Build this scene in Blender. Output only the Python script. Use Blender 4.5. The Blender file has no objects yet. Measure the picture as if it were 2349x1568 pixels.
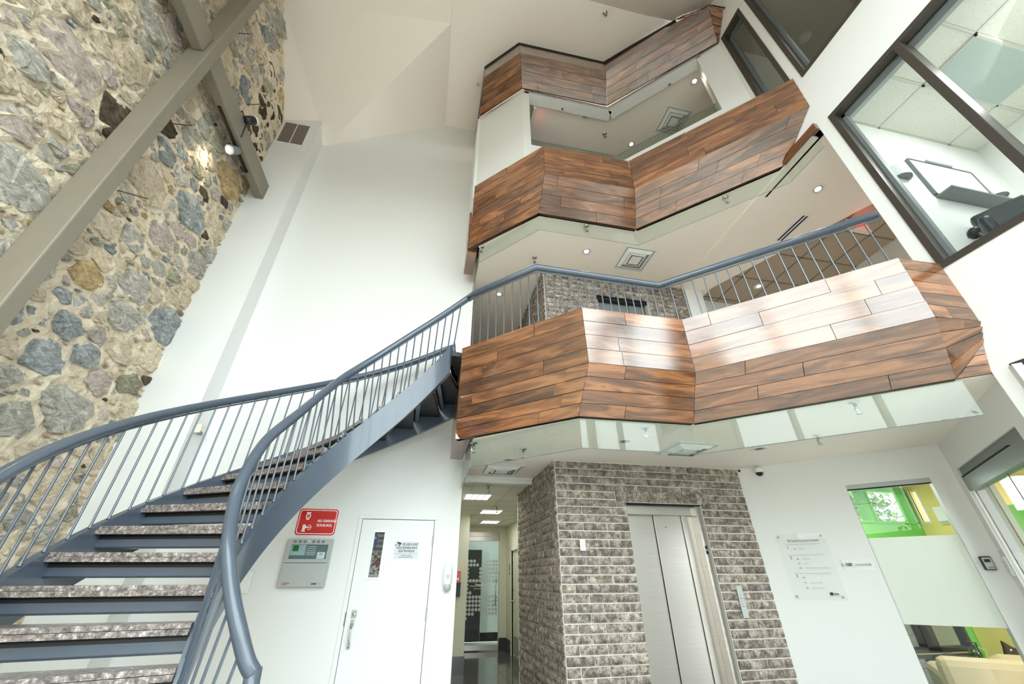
import bpy, bmesh, math, random
from mathutils import Vector, Matrix
import numpy as np

SC = bpy.context.scene
COL = SC.collection
rnd = random.Random(7)
PI = math.pi
S2 = math.sqrt(0.5)

# ------------------------------------------------------------------ camera, sky, exposure
EYE = Vector((0, 0, 1.45))
YAW, PITCH, ROLL, FPX = math.radians(11.8), math.radians(31.08), math.radians(-0.25), 903.0
_r = Vector((math.cos(YAW), -math.sin(YAW), 0)); _h = Vector((math.sin(YAW), math.cos(YAW), 0)); _z = Vector((0, 0, 1))
CF = _h*math.cos(PITCH) + _z*math.sin(PITCH)
_u = -_h*math.sin(PITCH) + _z*math.cos(PITCH)
CR = _r*math.cos(ROLL) + _u*math.sin(ROLL)
CU = -_r*math.sin(ROLL) + _u*math.cos(ROLL)
cam = bpy.data.cameras.new('camera'); camo = bpy.data.objects.new('camera', cam); COL.objects.link(camo)
cam.sensor_width = 36.0; cam.lens = 36.0*FPX/2349.0; cam.clip_start = 0.05; cam.clip_end = 300
M = Matrix((CR, CU, -CF)).transposed().to_4x4(); M.translation = EYE
camo.matrix_world = M
SC.camera = camo
SC.view_settings.view_transform = 'Standard'; SC.view_settings.look = 'None'
SC.view_settings.gamma = 1.0; SC.view_settings.use_curve_mapping = False
SC.view_settings.exposure = -1.25
SKY = 20.0
w = bpy.data.worlds.new('overcast_sky'); SC.world = w; w.use_nodes = True
bgn = w.node_tree.nodes['Background']
bgn.inputs[0].default_value = (0.93, 0.97, 1.0, 1); bgn.inputs[1].default_value = SKY
SC.cycles.max_bounces = 12; SC.cycles.diffuse_bounces = 7; SC.cycles.glossy_bounces = 5
SC.cycles.transparent_max_bounces = 24; SC.cycles.transmission_bounces = 8
SC.cycles.caustics_reflective = False; SC.cycles.caustics_refractive = False
SC.cycles.sample_clamp_indirect = 60.0
SC.cycles.use_denoising = True

def area(name, loc, rot_to, sx, sy, power, color=(1, 1, 1), portal=False, spread=None):
    l = bpy.data.lights.new(name, 'AREA'); l.shape = 'RECTANGLE'; l.size = sx; l.size_y = sy
    l.energy = power; l.color = color
    if portal: l.cycles.is_portal = True
    if spread: l.spread = spread
    o = bpy.data.objects.new(name, l); COL.objects.link(o); o.location = loc
    o.rotation_euler = Vector(rot_to).to_track_quat('-Z', 'Y').to_euler()
    return o
# daylight openings (sky portals): entrance glazing, added doors and side glazing, roof lights
area('sky_portal_entrance', (0.3, -3.3, 4.05), (0, 1, 0), 7.2, 3.2, 1, portal=True)
area('sky_portal_doors', (.2, -3.3, 1.15), (0, 1, 0), 4.6, 2.2, 1, portal=True)
area('sky_portal_side', (4.1, -1.55, 4.1), (-1, 0, 0), 3.2, 3.1, 1, portal=True)
area('sky_portal_roof', (0.3, -2.25, 6.50), (0, 0.62, -0.78), 7.2, 2.5, 1, portal=True)

# ------------------------------------------------------------------ helpers
def ray(px, py): return CR*((px-1174.5)/FPX) - CU*((py-784)/FPX) + CF
def at_z(px, py, z): d = ray(px, py); return EYE + d*((z-EYE.z)/d.z)
def at_y(px, py, y): d = ray(px, py); return EYE + d*((y-EYE.y)/d.y)
def at_x(px, py, x): d = ray(px, py); return EYE + d*((x-EYE.x)/d.x)
def V(*a): return Vector(a)

class MB:
    def __init__(s): s.v = []; s.f = []
    def add(s, vs, fs):
        n = len(s.v); s.v += [Vector(p) for p in vs]; s.f += [tuple(i+n for i in f) for f in fs]; return s
    def box(s, a, b):
        x0, y0, z0 = [min(a[i], b[i]) for i in range(3)]; x1, y1, z1 = [max(a[i], b[i]) for i in range(3)]
        return s.add([(x0,y0,z0),(x1,y0,z0),(x1,y1,z0),(x0,y1,z0),(x0,y0,z1),(x1,y0,z1),(x1,y1,z1),(x0,y1,z1)],
                     [(0,3,2,1),(4,5,6,7),(0,1,5,4),(1,2,6,5),(2,3,7,6),(3,0,4,7)])
    def obox(s, o, X, Y, Z, x0, x1, y0, y1, z0, z1):
        o = Vector(o); X = Vector(X); Y = Vector(Y); Z = Vector(Z)
        c = [o+X*x+Y*y+Z*z for z in (z0, z1) for (x, y) in ((x0,y0),(x1,y0),(x1,y1),(x0,y1))]
        return s.add(c, [(0,3,2,1),(4,5,6,7),(0,1,5,4),(1,2,6,5),(2,3,7,6),(3,0,4,7)])
    def prism(s, poly, d):
        d = Vector(d); n = len(poly); p = [Vector(q) for q in poly]
        return s.add(p + [q+d for q in p], [tuple(range(n))[::-1], tuple(range(n, 2*n))] + [(i, (i+1) % n, (i+1) % n+n, i+n) for i in range(n)])
    def poly(s, pts): return s.add(pts, [tuple(range(len(pts)))])
    def tube(s, path, r, n=8, cap=True):
        path = [Vector(p) for p in path]; m = len(path); rs = r if isinstance(r, (list, tuple)) else [r]*m
        up = None; base = len(s.v)
        for i, p in enumerate(path):
            t = (path[min(i+1, m-1)]-path[max(i-1, 0)]).normalized()
            if up is None: up = V(0,0,1) if abs(t.z) < .9 else V(1,0,0)
            a = t.cross(up).normalized(); b = a.cross(t).normalized(); up = b
            for k in range(n):
                an = 2*PI*k/n; s.v.append(p + a*math.cos(an)*rs[i] + b*math.sin(an)*rs[i])
        for i in range(m-1):
            for k in range(n):
                s.f.append((base+i*n+k, base+i*n+(k+1) % n, base+(i+1)*n+(k+1) % n, base+(i+1)*n+k))
        if cap:
            s.f.append(tuple(base+k for k in range(n))[::-1]); s.f.append(tuple(base+(m-1)*n+k for k in range(n)))
        return s
    def lathe(s, o, ax, prof, n=16):
        ax = Vector(ax).normalized(); o = Vector(o)
        a = ax.orthogonal().normalized(); b = ax.cross(a); base = len(s.v); m = len(prof)
        for (r, h) in prof:
            for k in range(n):
                an = 2*PI*k/n; s.v.append(o+ax*h+(a*math.cos(an)+b*math.sin(an))*max(r, 1e-4))
        for i in range(m-1):
            for k in range(n): s.f.append((base+i*n+k, base+i*n+(k+1) % n, base+(i+1)*n+(k+1) % n, base+(i+1)*n+k))
        s.f.append(tuple(base+k for k in range(n))[::-1]); s.f.append(tuple(base+(m-1)*n+k for k in range(n)))
        return s

def rootloc(p):
    l = Vector((0, 0, 0))
    while p is not None: l += p.location; p = p.parent
    return l
def obj(name, mb, mat, parent=None, smooth=False, bevel=0):
    me = bpy.data.meshes.new(name); L = rootloc(parent)
    me.from_pydata([tuple(v-L) for v in mb.v], [], mb.f); me.update()
    if mat: me.materials.append(mat)
    bm = bmesh.new(); bm.from_mesh(me); bmesh.ops.recalc_face_normals(bm, faces=bm.faces[:]); bm.to_mesh(me); bm.free()
    if smooth:
        for p in me.polygons: p.use_smooth = True
    o = bpy.data.objects.new(name, me); COL.objects.link(o); o.parent = parent
    if bevel:
        b = o.modifiers.new('bevel', 'BEVEL'); b.width = bevel; b.segments = 2; b.limit_method = 'ANGLE'
    return o
def smooth_angle(o, ang=40):
    me = o.data
    for p in me.polygons: p.use_smooth = True
    try: me.set_sharp_from_angle(angle=math.radians(ang))
    except Exception: pass
    return o
def tag(o, label=None, cat=None, group=None, kind=None):
    if label: o['label'] = label
    if cat: o['category'] = cat
    if group: o['group'] = group
    if kind: o['kind'] = kind
    return o
def thing(name, label, cat, loc=(0,0,0), group=None, kind=None):
    o = bpy.data.objects.new(name, None); COL.objects.link(o); o.location = loc; o.empty_display_size = .1
    return tag(o, label, cat, group, kind)
def struct(name, mb, mat, label=None, cat=None, parent=None, smooth=False):
    o = obj(name, mb, mat, parent, smooth)
    return tag(o, label, cat, None, 'structure')
def dup(root, loc, label=None, group=None, rot=None):
    r = root.copy(); COL.objects.link(r); r.location = loc
    if rot is not None: r.rotation_euler = rot
    if label: r['label'] = label
    if group: r['group'] = group
    for ch in list(root.children):
        c = ch.copy(); COL.objects.link(c); c.parent = r
        for g in list(ch.children):
            d = g.copy(); COL.objects.link(d); d.parent = c
    return r
def text(name, s, o, X, Y, size, mat, parent=None, align='LEFT', bold=0.0, shear=0.0, ext=0.0004, sx=1.0):
    """flat lettering on the plane spanned by X (reading direction) and Y (up)"""
    cu = bpy.data.curves.new(name, 'FONT'); cu.body = s; cu.size = size; cu.align_x = align
    cu.offset = bold; cu.shear = shear; cu.extrude = ext; cu.resolution_u = 2
    tmp = bpy.data.objects.new(name, cu); COL.objects.link(tmp)
    me = bpy.data.meshes.new_from_object(tmp); bpy.data.objects.remove(tmp); bpy.data.curves.remove(cu)
    me.name = name; me.materials.clear(); me.materials.append(mat)
    ob = bpy.data.objects.new(name, me); COL.objects.link(ob)
    X = Vector(X).normalized(); Y = Vector(Y).normalized(); Z = X.cross(Y)
    m = Matrix((X*sx, Y, Z)).transposed().to_4x4(); m.translation = Vector(o)-rootloc(parent)
    ob.parent = parent; ob.matrix_local = m
    return ob

# ------------------------------------------------------------------ materials
MATS = {}
def nt(name):
    m = bpy.data.materials.new(name); m.use_nodes = True; n = m.node_tree
    return m, n, n.nodes['Principled BSDF']
def link(n, a, b): n.links.new(a, b)
def node(n, t, **k):
    x = n.nodes.new(t)
    for a, b in k.items():
        if a.startswith('i_'): x.inputs[a[2:]].default_value = b
        else: setattr(x, a, b)
    return x
def ramp(n, stops, interp='LINEAR'):
    r = n.nodes.new('ShaderNodeValToRGB'); cr = r.color_ramp; cr.interpolation = interp
    while len(cr.elements) > 1: cr.elements.remove(cr.elements[-1])
    cr.elements[0].position = stops[0][0]; cr.elements[0].color = (*stops[0][1], 1)
    for p, c in stops[1:]:
        e = cr.elements.new(p); e.color = (*c, 1)
    return r
def srgb(r, g, b): return tuple(((c/255)/12.92 if c/255 <= .04045 else ((c/255+.055)/1.055)**2.4) for c in (r, g, b))
def plain(name, col, rough=.5, metal=0, spec=.5, bump=0, scale=60, coat=0, var=0.0):
    m, n, p = nt(name)
    p.inputs['Base Color'].default_value = (*col, 1); p.inputs['Roughness'].default_value = rough
    p.inputs['Metallic'].default_value = metal; p.inputs['Specular IOR Level'].default_value = spec
    if coat: p.inputs['Coat Weight'].default_value = coat; p.inputs['Coat Roughness'].default_value = .08
    tc = node(n, 'ShaderNodeTexCoord'); ns = node(n, 'ShaderNodeTexNoise', i_Scale=scale, i_Detail=4.0)
    link(n, tc.outputs['Object'], ns.inputs['Vector'])
    if bump:
        b = node(n, 'ShaderNodeBump', i_Strength=bump, i_Distance=.01); link(n, ns.outputs[0], b.inputs['Height']); link(n, b.outputs[0], p.inputs['Normal'])
    if var:
        mx = node(n, 'ShaderNodeMixRGB', blend_type='MULTIPLY'); mx.inputs[0].default_value = 1
        mx.inputs[1].default_value = (*col, 1)
        rp = ramp(n, [(.3, (1-var,)*3), (.7, (1,)*3)]); link(n, ns.outputs[0], rp.inputs[0]); link(n, rp.outputs[0], mx.inputs[2]); link(n, mx.outputs[0], p.inputs['Base Color'])
    return m
def emit(name, col, strength):
    m = bpy.data.materials.new(name); m.use_nodes = True; n = m.node_tree; n.nodes.clear()
    e = node(n, 'ShaderNodeEmission'); e.inputs[0].default_value = (*col, 1); e.inputs[1].default_value = strength
    o = node(n, 'ShaderNodeOutputMaterial'); link(n, e.outputs[0], o.inputs[0]); return m
def glassy(name, tint=(.9, .96, .94), f0=.05, rough=0.0, gloss=1.0, film=0.0, filmcol=(.9,.92,.92)):
    m = bpy.data.materials.new(name); m.use_nodes = True; n = m.node_tree; n.nodes.clear()
    lw = node(n, 'ShaderNodeLayerWeight', i_Blend=.5)
    pw = node(n, 'ShaderNodeMath', operation='POWER'); pw.inputs[1].default_value = 5; link(n, lw.outputs['Facing'], pw.inputs[0])
    ma = node(n, 'ShaderNodeMath', operation='MULTIPLY_ADD'); ma.inputs[1].default_value = (1-f0)*gloss; ma.inputs[2].default_value = f0*gloss; link(n, pw.outputs[0], ma.inputs[0])
    t = node(n, 'ShaderNodeBsdfTransparent'); t.inputs[0].default_value = (*tint, 1)
    g = node(n, 'ShaderNodeBsdfGlossy', i_Roughness=rough)
    base = t
    if film:
        d = node(n, 'ShaderNodeBsdfDiffuse'); d.inputs[0].default_value = (*filmcol, 1)
        tl = node(n, 'ShaderNodeBsdfTranslucent'); tl.inputs[0].default_value = (*filmcol, 1)
        a = node(n, 'ShaderNodeMixShader'); a.inputs[0].default_value = .45; link(n, d.outputs[0], a.inputs[1]); link(n, tl.outputs[0], a.inputs[2])
        b = node(n, 'ShaderNodeMixShader'); b.inputs[0].default_value = film; link(n, t.outputs[0], b.inputs[1]); link(n, a.outputs[0], b.inputs[2]); base = b
    mx = node(n, 'ShaderNodeMixShader'); link(n, ma.outputs[0], mx.inputs[0]); link(n, base.outputs[0], mx.inputs[1]); link(n, g.outputs[0], mx.inputs[2])
    o = node(n, 'ShaderNodeOutputMaterial'); link(n, mx.outputs[0], o.inputs[0]); return m

def wood_mat():
    m, n, p = nt('walnut_laminate')
    tc = node(n, 'ShaderNodeTexCoord'); oi = node(n, 'ShaderNodeObjectInfo')
    mu = node(n, 'ShaderNodeVectorMath', operation='SCALE'); mu.inputs['Scale'].default_value = 37.0
    cb = node(n, 'ShaderNodeCombineXYZ'); link(n, oi.outputs['Random'], cb.inputs[0]); link(n, oi.outputs['Random'], cb.inputs[2]); link(n, cb.outputs[0], mu.inputs[0])
    ad = node(n, 'ShaderNodeVectorMath', operation='ADD'); link(n, tc.outputs['Object'], ad.inputs[0]); link(n, mu.outputs[0], ad.inputs[1])
    mp = node(n, 'ShaderNodeMapping'); mp.inputs['Scale'].default_value = (1.3, 1, 8.5); link(n, ad.outputs[0], mp.inputs[0])
    n1 = node(n, 'ShaderNodeTexNoise', i_Scale=1.1, i_Detail=5.0, i_Roughness=.55, i_Distortion=1.3); link(n, mp.outputs[0], n1.inputs['Vector'])
    mp2 = node(n, 'ShaderNodeMapping'); mp2.inputs['Scale'].default_value = (5, 1, 90); link(n, ad.outputs[0], mp2.inputs[0])
    n2 = node(n, 'ShaderNodeTexNoise', i_Scale=1.0, i_Detail=4.0, i_Roughness=.6, i_Distortion=.6); link(n, mp2.outputs[0], n2.inputs['Vector'])
    r1 = ramp(n, [(.28, srgb(72, 48, 36)), (.42, srgb(98, 64, 43)), (.52, srgb(124, 80, 52)), (.63, srgb(152, 104, 68)), (.76, srgb(112, 72, 48))])
    link(n, n1.outputs[0], r1.inputs[0])
    r2 = ramp(n, [(.3, (.80, .77, .75)), (.6, (1.05, 1.04, 1.03))]); link(n, n2.outputs[0], r2.inputs[0])
    mx = node(n, 'ShaderNodeMixRGB', blend_type='MULTIPLY'); mx.inputs[0].default_value = .45; link(n, r1.outputs[0], mx.inputs[1]); link(n, r2.outputs[0], mx.inputs[2])
    r3 = ramp(n, [(0, (.72, .70, .70)), (.5, (1.0, .98, .95)), (1, (1.3, 1.22, 1.12))]); link(n, oi.outputs['Random'], r3.inputs[0])
    mx2 = node(n, 'ShaderNodeMixRGB', blend_type='MULTIPLY'); mx2.inputs[0].default_value = 1; link(n, mx.outputs[0], mx2.inputs[1]); link(n, r3.outputs[0], mx2.inputs[2])
    link(n, mx2.outputs[0], p.inputs['Base Color'])
    p.inputs['Roughness'].default_value = .12; p.inputs['Specular IOR Level'].default_value = 1.0; p.inputs['IOR'].default_value = 1.62
    b = node(n, 'ShaderNodeBump', i_Strength=.08, i_Distance=.004); link(n, n2.outputs[0], b.inputs['Height']); link(n, b.outputs[0], p.inputs['Normal'])
    return m
def stone_mat(name, stops, dark=1.0):
    m, n, p = nt(name)
    tc = node(n, 'ShaderNodeTexCoord'); oi = node(n, 'ShaderNodeObjectInfo')
    mp = node(n, 'ShaderNodeMapping'); mp.inputs['Scale'].default_value = (1, .8, 1.5); mp.inputs['Rotation'].default_value = (.5, 0, 0); link(n, tc.outputs['Object'], mp.inputs[0])
    n1 = node(n, 'ShaderNodeTexNoise', i_Scale=9.0, i_Detail=8.0, i_Roughness=.68, i_Distortion=1.2); link(n, mp.outputs[0], n1.inputs['Vector'])
    n2 = node(n, 'ShaderNodeTexNoise', i_Scale=45.0, i_Detail=5.0, i_Roughness=.7); link(n, mp.outputs[0], n2.inputs['Vector'])
    r1 = ramp(n, stops); link(n, n1.outputs[0], r1.inputs[0])
    r2 = ramp(n, [(.3, (.62, .62, .62)), (.6, (1.1, 1.1, 1.1))]); link(n, n2.outputs[0], r2.inputs[0])
    mx = node(n, 'ShaderNodeMixRGB', blend_type='MULTIPLY'); mx.inputs[0].default_value = .75; link(n, r1.outputs[0], mx.inputs[1]); link(n, r2.outputs[0], mx.inputs[2])
    r3 = ramp(n, [(0, (.98*dark,)*3), (1, (1.36*dark,)*3)]); link(n, oi.outputs['Random'], r3.inputs[0])
    mx2 = node(n, 'ShaderNodeMixRGB', blend_type='MULTIPLY'); mx2.inputs[0].default_value = 1; link(n, mx.outputs[0], mx2.inputs[1]); link(n, r3.outputs[0], mx2.inputs[2])
    link(n, mx2.outputs[0], p.inputs['Base Color']); p.inputs['Roughness'].default_value = .85; p.inputs['Specular IOR Level'].default_value = .25
    ad = node(n, 'ShaderNodeMath', operation='MULTIPLY_ADD'); ad.inputs[1].default_value = .35; link(n, n2.outputs[0], ad.inputs[0]); link(n, n1.outputs[0], ad.inputs[2])
    b = node(n, 'ShaderNodeBump', i_Strength=1.0, i_Distance=.035); link(n, ad.outputs[0], b.inputs['Height']); link(n, b.outputs[0], p.inputs['Normal'])
    return m
def mortar_mat():
    m, n, p = nt('lime_mortar')
    tc = node(n, 'ShaderNodeTexCoord')
    n1 = node(n, 'ShaderNodeTexNoise', i_Scale=7.0, i_Detail=9.0, i_Roughness=.7, i_Distortion=.8); link(n, tc.outputs['Object'], n1.inputs['Vector'])
    n2 = node(n, 'ShaderNodeTexVoronoi', i_Scale=26.0); link(n, tc.outputs['Object'], n2.inputs['Vector'])
    r1 = ramp(n, [(.30, srgb(122, 102, 84)), (.39, srgb(224, 206, 180)), (.6, srgb(245, 232, 210)), (.8, srgb(230, 212, 184))]); link(n, n1.outputs[0], r1.inputs[0])
    link(n, r1.outputs[0], p.inputs['Base Color']); p.inputs['Roughness'].default_value = .95; p.inputs['Specular IOR Level'].default_value = .1
    ad = node(n, 'ShaderNodeMath', operation='MULTIPLY_ADD'); ad.inputs[1].default_value = .3; link(n, n2.outputs[0], ad.inputs[0]); link(n, n1.outputs[0], ad.inputs[2])
    b = node(n, 'ShaderNodeBump', i_Strength=1.0, i_Distance=.04); link(n, ad.outputs[0], b.inputs['Height']); link(n, b.outputs[0], p.inputs['Normal'])
    return m
def brick_mat():
    m, n, p = nt('splitface_brick')
    tc = node(n, 'ShaderNodeTexCoord'); oi = node(n, 'ShaderNodeObjectInfo')
    mu = node(n, 'ShaderNodeVectorMath', operation='SCALE'); mu.inputs['Scale'].default_value = 29.0
    cb = node(n, 'ShaderNodeCombineXYZ'); link(n, oi.outputs['Random'], cb.inputs[0]); link(n, oi.outputs['Random'], cb.inputs[1]); link(n, cb.outputs[0], mu.inputs[0])
    ad0 = node(n, 'ShaderNodeVectorMath', operation='ADD'); link(n, tc.outputs['Object'], ad0.inputs[0]); link(n, mu.outputs[0], ad0.inputs[1])
    n1 = node(n, 'ShaderNodeTexNoise', i_Scale=14.0, i_Detail=6.0, i_Roughness=.7); link(n, ad0.outputs[0], n1.inputs['Vector'])
    n2 = node(n, 'ShaderNodeTexNoise', i_Scale=60.0, i_Detail=3.0, i_Roughness=.7); link(n, ad0.outputs[0], n2.inputs['Vector'])
    r1 = ramp(n, [(.3, srgb(88, 80, 75)), (.45, srgb(126, 116, 109)), (.56, srgb(170, 160, 151)), (.70, srgb(210, 200, 188))]); link(n, n1.outputs[0], r1.inputs[0])
    r2 = ramp(n, [(.36, (.45, .43, .42)), (.5, (1, 1, 1)), (.68, (1.25, 1.25, 1.25))]); link(n, n2.outputs[0], r2.inputs[0])
    mx = node(n, 'ShaderNodeMixRGB', blend_type='MULTIPLY'); mx.inputs[0].default_value = .8; link(n, r1.outputs[0], mx.inputs[1]); link(n, r2.outputs[0], mx.inputs[2])
    r3 = ramp(n, [(0, (.78, .77, .78)), (1, (1.15, 1.12, 1.08))]); link(n, oi.outputs['Random'], r3.inputs[0])
    mx2 = node(n, 'ShaderNodeMixRGB', blend_type='MULTIPLY'); mx2.inputs[0].default_value = 1; link(n, mx.outputs[0], mx2.inputs[1]); link(n, r3.outputs[0], mx2.inputs[2])
    link(n, mx2.outputs[0], p.inputs['Base Color']); p.inputs['Roughness'].default_value = .8; p.inputs['Specular IOR Level'].default_value = .3
    b = node(n, 'ShaderNodeBump', i_Strength=.9, i_Distance=.012); link(n, n1.outputs[0], b.inputs['Height']); link(n, b.outputs[0], p.inputs['Normal'])
    return m
def granite_mat():
    m, n, p = nt('granite')
    tc = node(n, 'ShaderNodeTexCoord')
    n1 = node(n, 'ShaderNodeTexVoronoi', i_Scale=95.0); link(n, tc.outputs['Object'], n1.inputs['Vector'])
    n2 = node(n, 'ShaderNodeTexNoise', i_Scale=38.0, i_Detail=5.0, i_Roughness=.7); link(n, tc.outputs['Object'], n2.inputs['Vector'])
    r = ramp(n, [(.32, srgb(62, 60, 62)), (.45, srgb(114, 106, 104)), (.55, srgb(148, 137, 132)), (.68, srgb(206, 200, 196))]); link(n, n2.outputs[0], r.inputs[0])
    mx = node(n, 'ShaderNodeMixRGB', blend_type='MULTIPLY'); mx.inputs[0].default_value = .8; link(n, r.outputs[0], mx.inputs[1]); gr = ramp(n, [(.1, (.45,.43,.43)), (.6, (1,1,1))]); link(n, n1.outputs['Distance'], gr.inputs[0]); link(n, gr.outputs[0], mx.inputs[2])
    link(n, mx.outputs[0], p.inputs['Base Color']); p.inputs['Roughness'].default_value = .3
    return m
def steel_mat():
    m, n, p = nt('brushed_stainless')
    tc = node(n, 'ShaderNodeTexCoord'); mp = node(n, 'ShaderNodeMapping'); mp.inputs['Scale'].default_value = (3, 3, 400); link(n, tc.outputs['Object'], mp.inputs[0])
    n1 = node(n, 'ShaderNodeTexNoise', i_Scale=1.0, i_Detail=2.0); link(n, mp.outputs[0], n1.inputs['Vector'])
    r = ramp(n, [(.3, srgb(192, 186, 180)), (.7, srgb(206, 201, 195))]); link(n, n1.outputs[0], r.inputs[0]); link(n, r.outputs[0], p.inputs['Base Color'])
    p.inputs['Roughness'].default_value = .36; p.inputs['Metallic'].default_value = 1
    return m
def tile_floor_mat():
    m, n, p = nt('grey_floor_tile')
    tc = node(n, 'ShaderNodeTexCoord'); n1 = node(n, 'ShaderNodeTexNoise', i_Scale=5.0, i_Detail=6.0); link(n, tc.outputs['Object'], n1.inputs['Vector'])
    r = ramp(n, [(.3, srgb(84, 84, 82)), (.7, srgb(108, 108, 104))]); link(n, n1.outputs[0], r.inputs[0]); link(n, r.outputs[0], p.inputs['Base Color'])
    p.inputs['Roughness'].default_value = .08; return m
def tile_ceil_mat(name, col):
    m, n, p = nt(name)
    tc = node(n, 'ShaderNodeTexCoord'); n1 = node(n, 'ShaderNodeTexNoise', i_Scale=90.0, i_Detail=2.0); link(n, tc.outputs['Object'], n1.inputs['Vector'])
    r = ramp(n, [(.3, tuple(c*.72 for c in col)), (.42, col)]); link(n, n1.outputs[0], r.inputs[0]); link(n, r.outputs[0], p.inputs['Base Color'])
    p.inputs['Roughness'].default_value = .9
    b = node(n, 'ShaderNodeBump', i_Strength=.3, i_Distance=.004); link(n, n1.outputs[0], b.inputs['Height']); link(n, b.outputs[0], p.inputs['Normal']); return m

WHITE = plain('white_wall_paint', srgb(228, 229, 228), .55, bump=.03, scale=300)
CEILW = plain('ceiling_paint', srgb(244, 236, 227), .7, bump=.03, scale=300)
CREAM = plain('cream_paint', srgb(226, 225, 205), .6)
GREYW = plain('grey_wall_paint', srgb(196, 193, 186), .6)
WOOD = wood_mat()
WDARK = plain('dark_walnut_edge', srgb(70, 42, 28), .4, var=.3, scale=20)
BLUE = plain('blue_grey_steel_paint', srgb(78, 89, 103), .28, spec=.6, coat=.3, var=.06, scale=9)
BLUE_SHADE = plain('shaded_steel_underside', srgb(22, 24, 28), .5)  # stair steel with the shade under the treads put into its colour
BALU = plain('grey_steel_bar', srgb(106, 112, 120), .3, metal=.6)
TAUPE = plain('taupe_beam_paint', srgb(134, 126, 112), .42, spec=.5, var=.05, scale=6)
MORT = mortar_mat(); BRICK = brick_mat(); GRAN = granite_mat(); STEEL = steel_mat(); FTILE = tile_floor_mat()
BMORT = plain('brick_mortar', srgb(226, 221, 214), .9, bump=.2, scale=90)
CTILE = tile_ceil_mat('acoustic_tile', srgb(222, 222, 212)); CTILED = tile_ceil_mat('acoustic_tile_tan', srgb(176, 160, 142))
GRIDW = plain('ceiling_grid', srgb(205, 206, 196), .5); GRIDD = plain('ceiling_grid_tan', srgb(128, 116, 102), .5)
FRAME = plain('bronze_window_frame', srgb(74, 68, 62), .38, metal=.3, spec=.5, var=.12, scale=30)
BLACK = plain('black_plastic', srgb(22, 22, 24), .4)
DARK = plain('dark_recess', srgb(12, 12, 13), .8)
CHROME = plain('chrome', srgb(205, 205, 205), .15, metal=1)
PLW = plain('white_plastic', srgb(232, 234, 234), .25, spec=.5)
GREYP = plain('light_grey_metal', srgb(176, 180, 178), .45, metal=.1)
GREYD = plain('mid_grey_plastic', srgb(118, 122, 124), .45)
RED = plain('red_sign_enamel', srgb(205, 22, 20), .25, spec=.6)
WHINK = plain('white_ink', srgb(245, 235, 232), .4); BKINK = plain('black_ink', srgb(28, 28, 30), .6); GYINK = plain('grey_ink', srgb(120, 120, 120), .6); LGINK = plain('light_grey_ink', srgb(150, 150, 150), .6)
REDINK = plain('dark_red_ink', srgb(160, 40, 60), .6); BLINK = plain('blue_ink', srgb(70, 150, 200), .6)
GREEN = plain('green_paint', srgb(92, 168, 62), .5); YELLOW = plain('yellow_paint', srgb(240, 222, 140), .6)
TANP = plain('tan_paint', srgb(196, 176, 156), .7)
GLASS = glassy('clear_glass', (.93, .97, .955), .03); GLASSW = glassy('window_glass', (.93, .955, .95), .025, gloss=.75)
CURT = glassy('curtain_glass', (.94, .975, .96), .032)
ACRYL = glassy('acrylic_panel', (.992, .995, .995), .04, gloss=.2, film=.025, filmcol=(.9, .92, .94))
FROST = glassy('frosted_film', (.9, .92, .92), .0, gloss=0.0, film=.95, filmcol=(.90, .92, .91)); DOT = glassy('dot_film', (.9, .92, .92), .03, film=.75, filmcol=(.85, .88, .87))
BSTONE = plain('concrete_block', srgb(150, 146, 140), .9, bump=.8, scale=25, var=.4)
LAMPW = emit('lamp_warm', (1, .86, .66), 18.0); LAMPC = emit('lamp_white', (1, 1, .97), 4.0); EXITR = emit('exit_letters', (1, .10, .08), 3.2)
LCD = plain('green_display', srgb(40, 120, 40), .2)
LEATHER = plain('black_leather', srgb(44, 48, 52), .38, bump=.2, scale=40)
BEIGE = plain('beige_fabric', srgb(206, 184, 146), .9, bump=.15, scale=200)
BRASS = plain('brass', srgb(190, 150, 70), .3, metal=1); RUST = plain('rusty_iron', srgb(110, 78, 44), .8)
LEAF = plain('tree_leaf', srgb(120, 150, 70), .7, var=.5, scale=3); LEAFR = plain('red_tree_leaf', srgb(160, 90, 80), .7, var=.5, scale=3)
MULW = plain('grey_mullion_paint', srgb(176, 180, 178), .5)

# ------------------------------------------------------------------ building shell
def cells(mb, axis, c0, c1, u0, u1, v0, v1, holes):
    """wall slab between planes c0..c1 on axis, spanning u,v, minus rectangular holes (u0,u1,v0,v1)"""
    us = sorted({u0, u1, *[h[0] for h in holes], *[h[1] for h in holes]}); vs = sorted({v0, v1, *[h[2] for h in holes], *[h[3] for h in holes]})
    us = [u for u in us if u0-1e-6 <= u <= u1+1e-6]; vs = [v for v in vs if v0-1e-6 <= v <= v1+1e-6]
    for a, b in zip(us, us[1:]):
        for c, d in zip(vs, vs[1:]):
            mu, mv = (a+b)/2, (c+d)/2
            if any(h[0] < mu < h[1] and h[2] < mv < h[3] for h in holes): continue
            if axis == 'y': mb.box((a, c0, c), (b, c1, d))
            elif axis == 'x': mb.box((c0, a, c), (c1, b, d))
    return mb

# ground floor: tiles in the corridor and under the balcony, slab elsewhere
fl = MB().box((-3.6, -3.4, -.12), (9.5, 13.4, -.012))
floor = struct('floor', fl, plain('pale_bounce_floor', srgb(232, 229, 222), .4), 'polished grey tiled floor of the lobby and corridor, pale where unseen to bounce light', 'floor')  # unseen slab coloured pale to bounce daylight up to the ceilings
tb = MB().box((0.002, .002, -.012), (.598, .598, 0))
t0 = obj('tile', tb, FTILE, floor)
k = 0
for i in range(-1, 8):
    for j in range(-2, 14):
        x, y = .45+i*.6, 3.8+j*.6
        if k == 0: o = t0
        else: o = t0.copy(); COL.objects.link(o)
        o.location = (x, y, 0); k += 1

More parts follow.
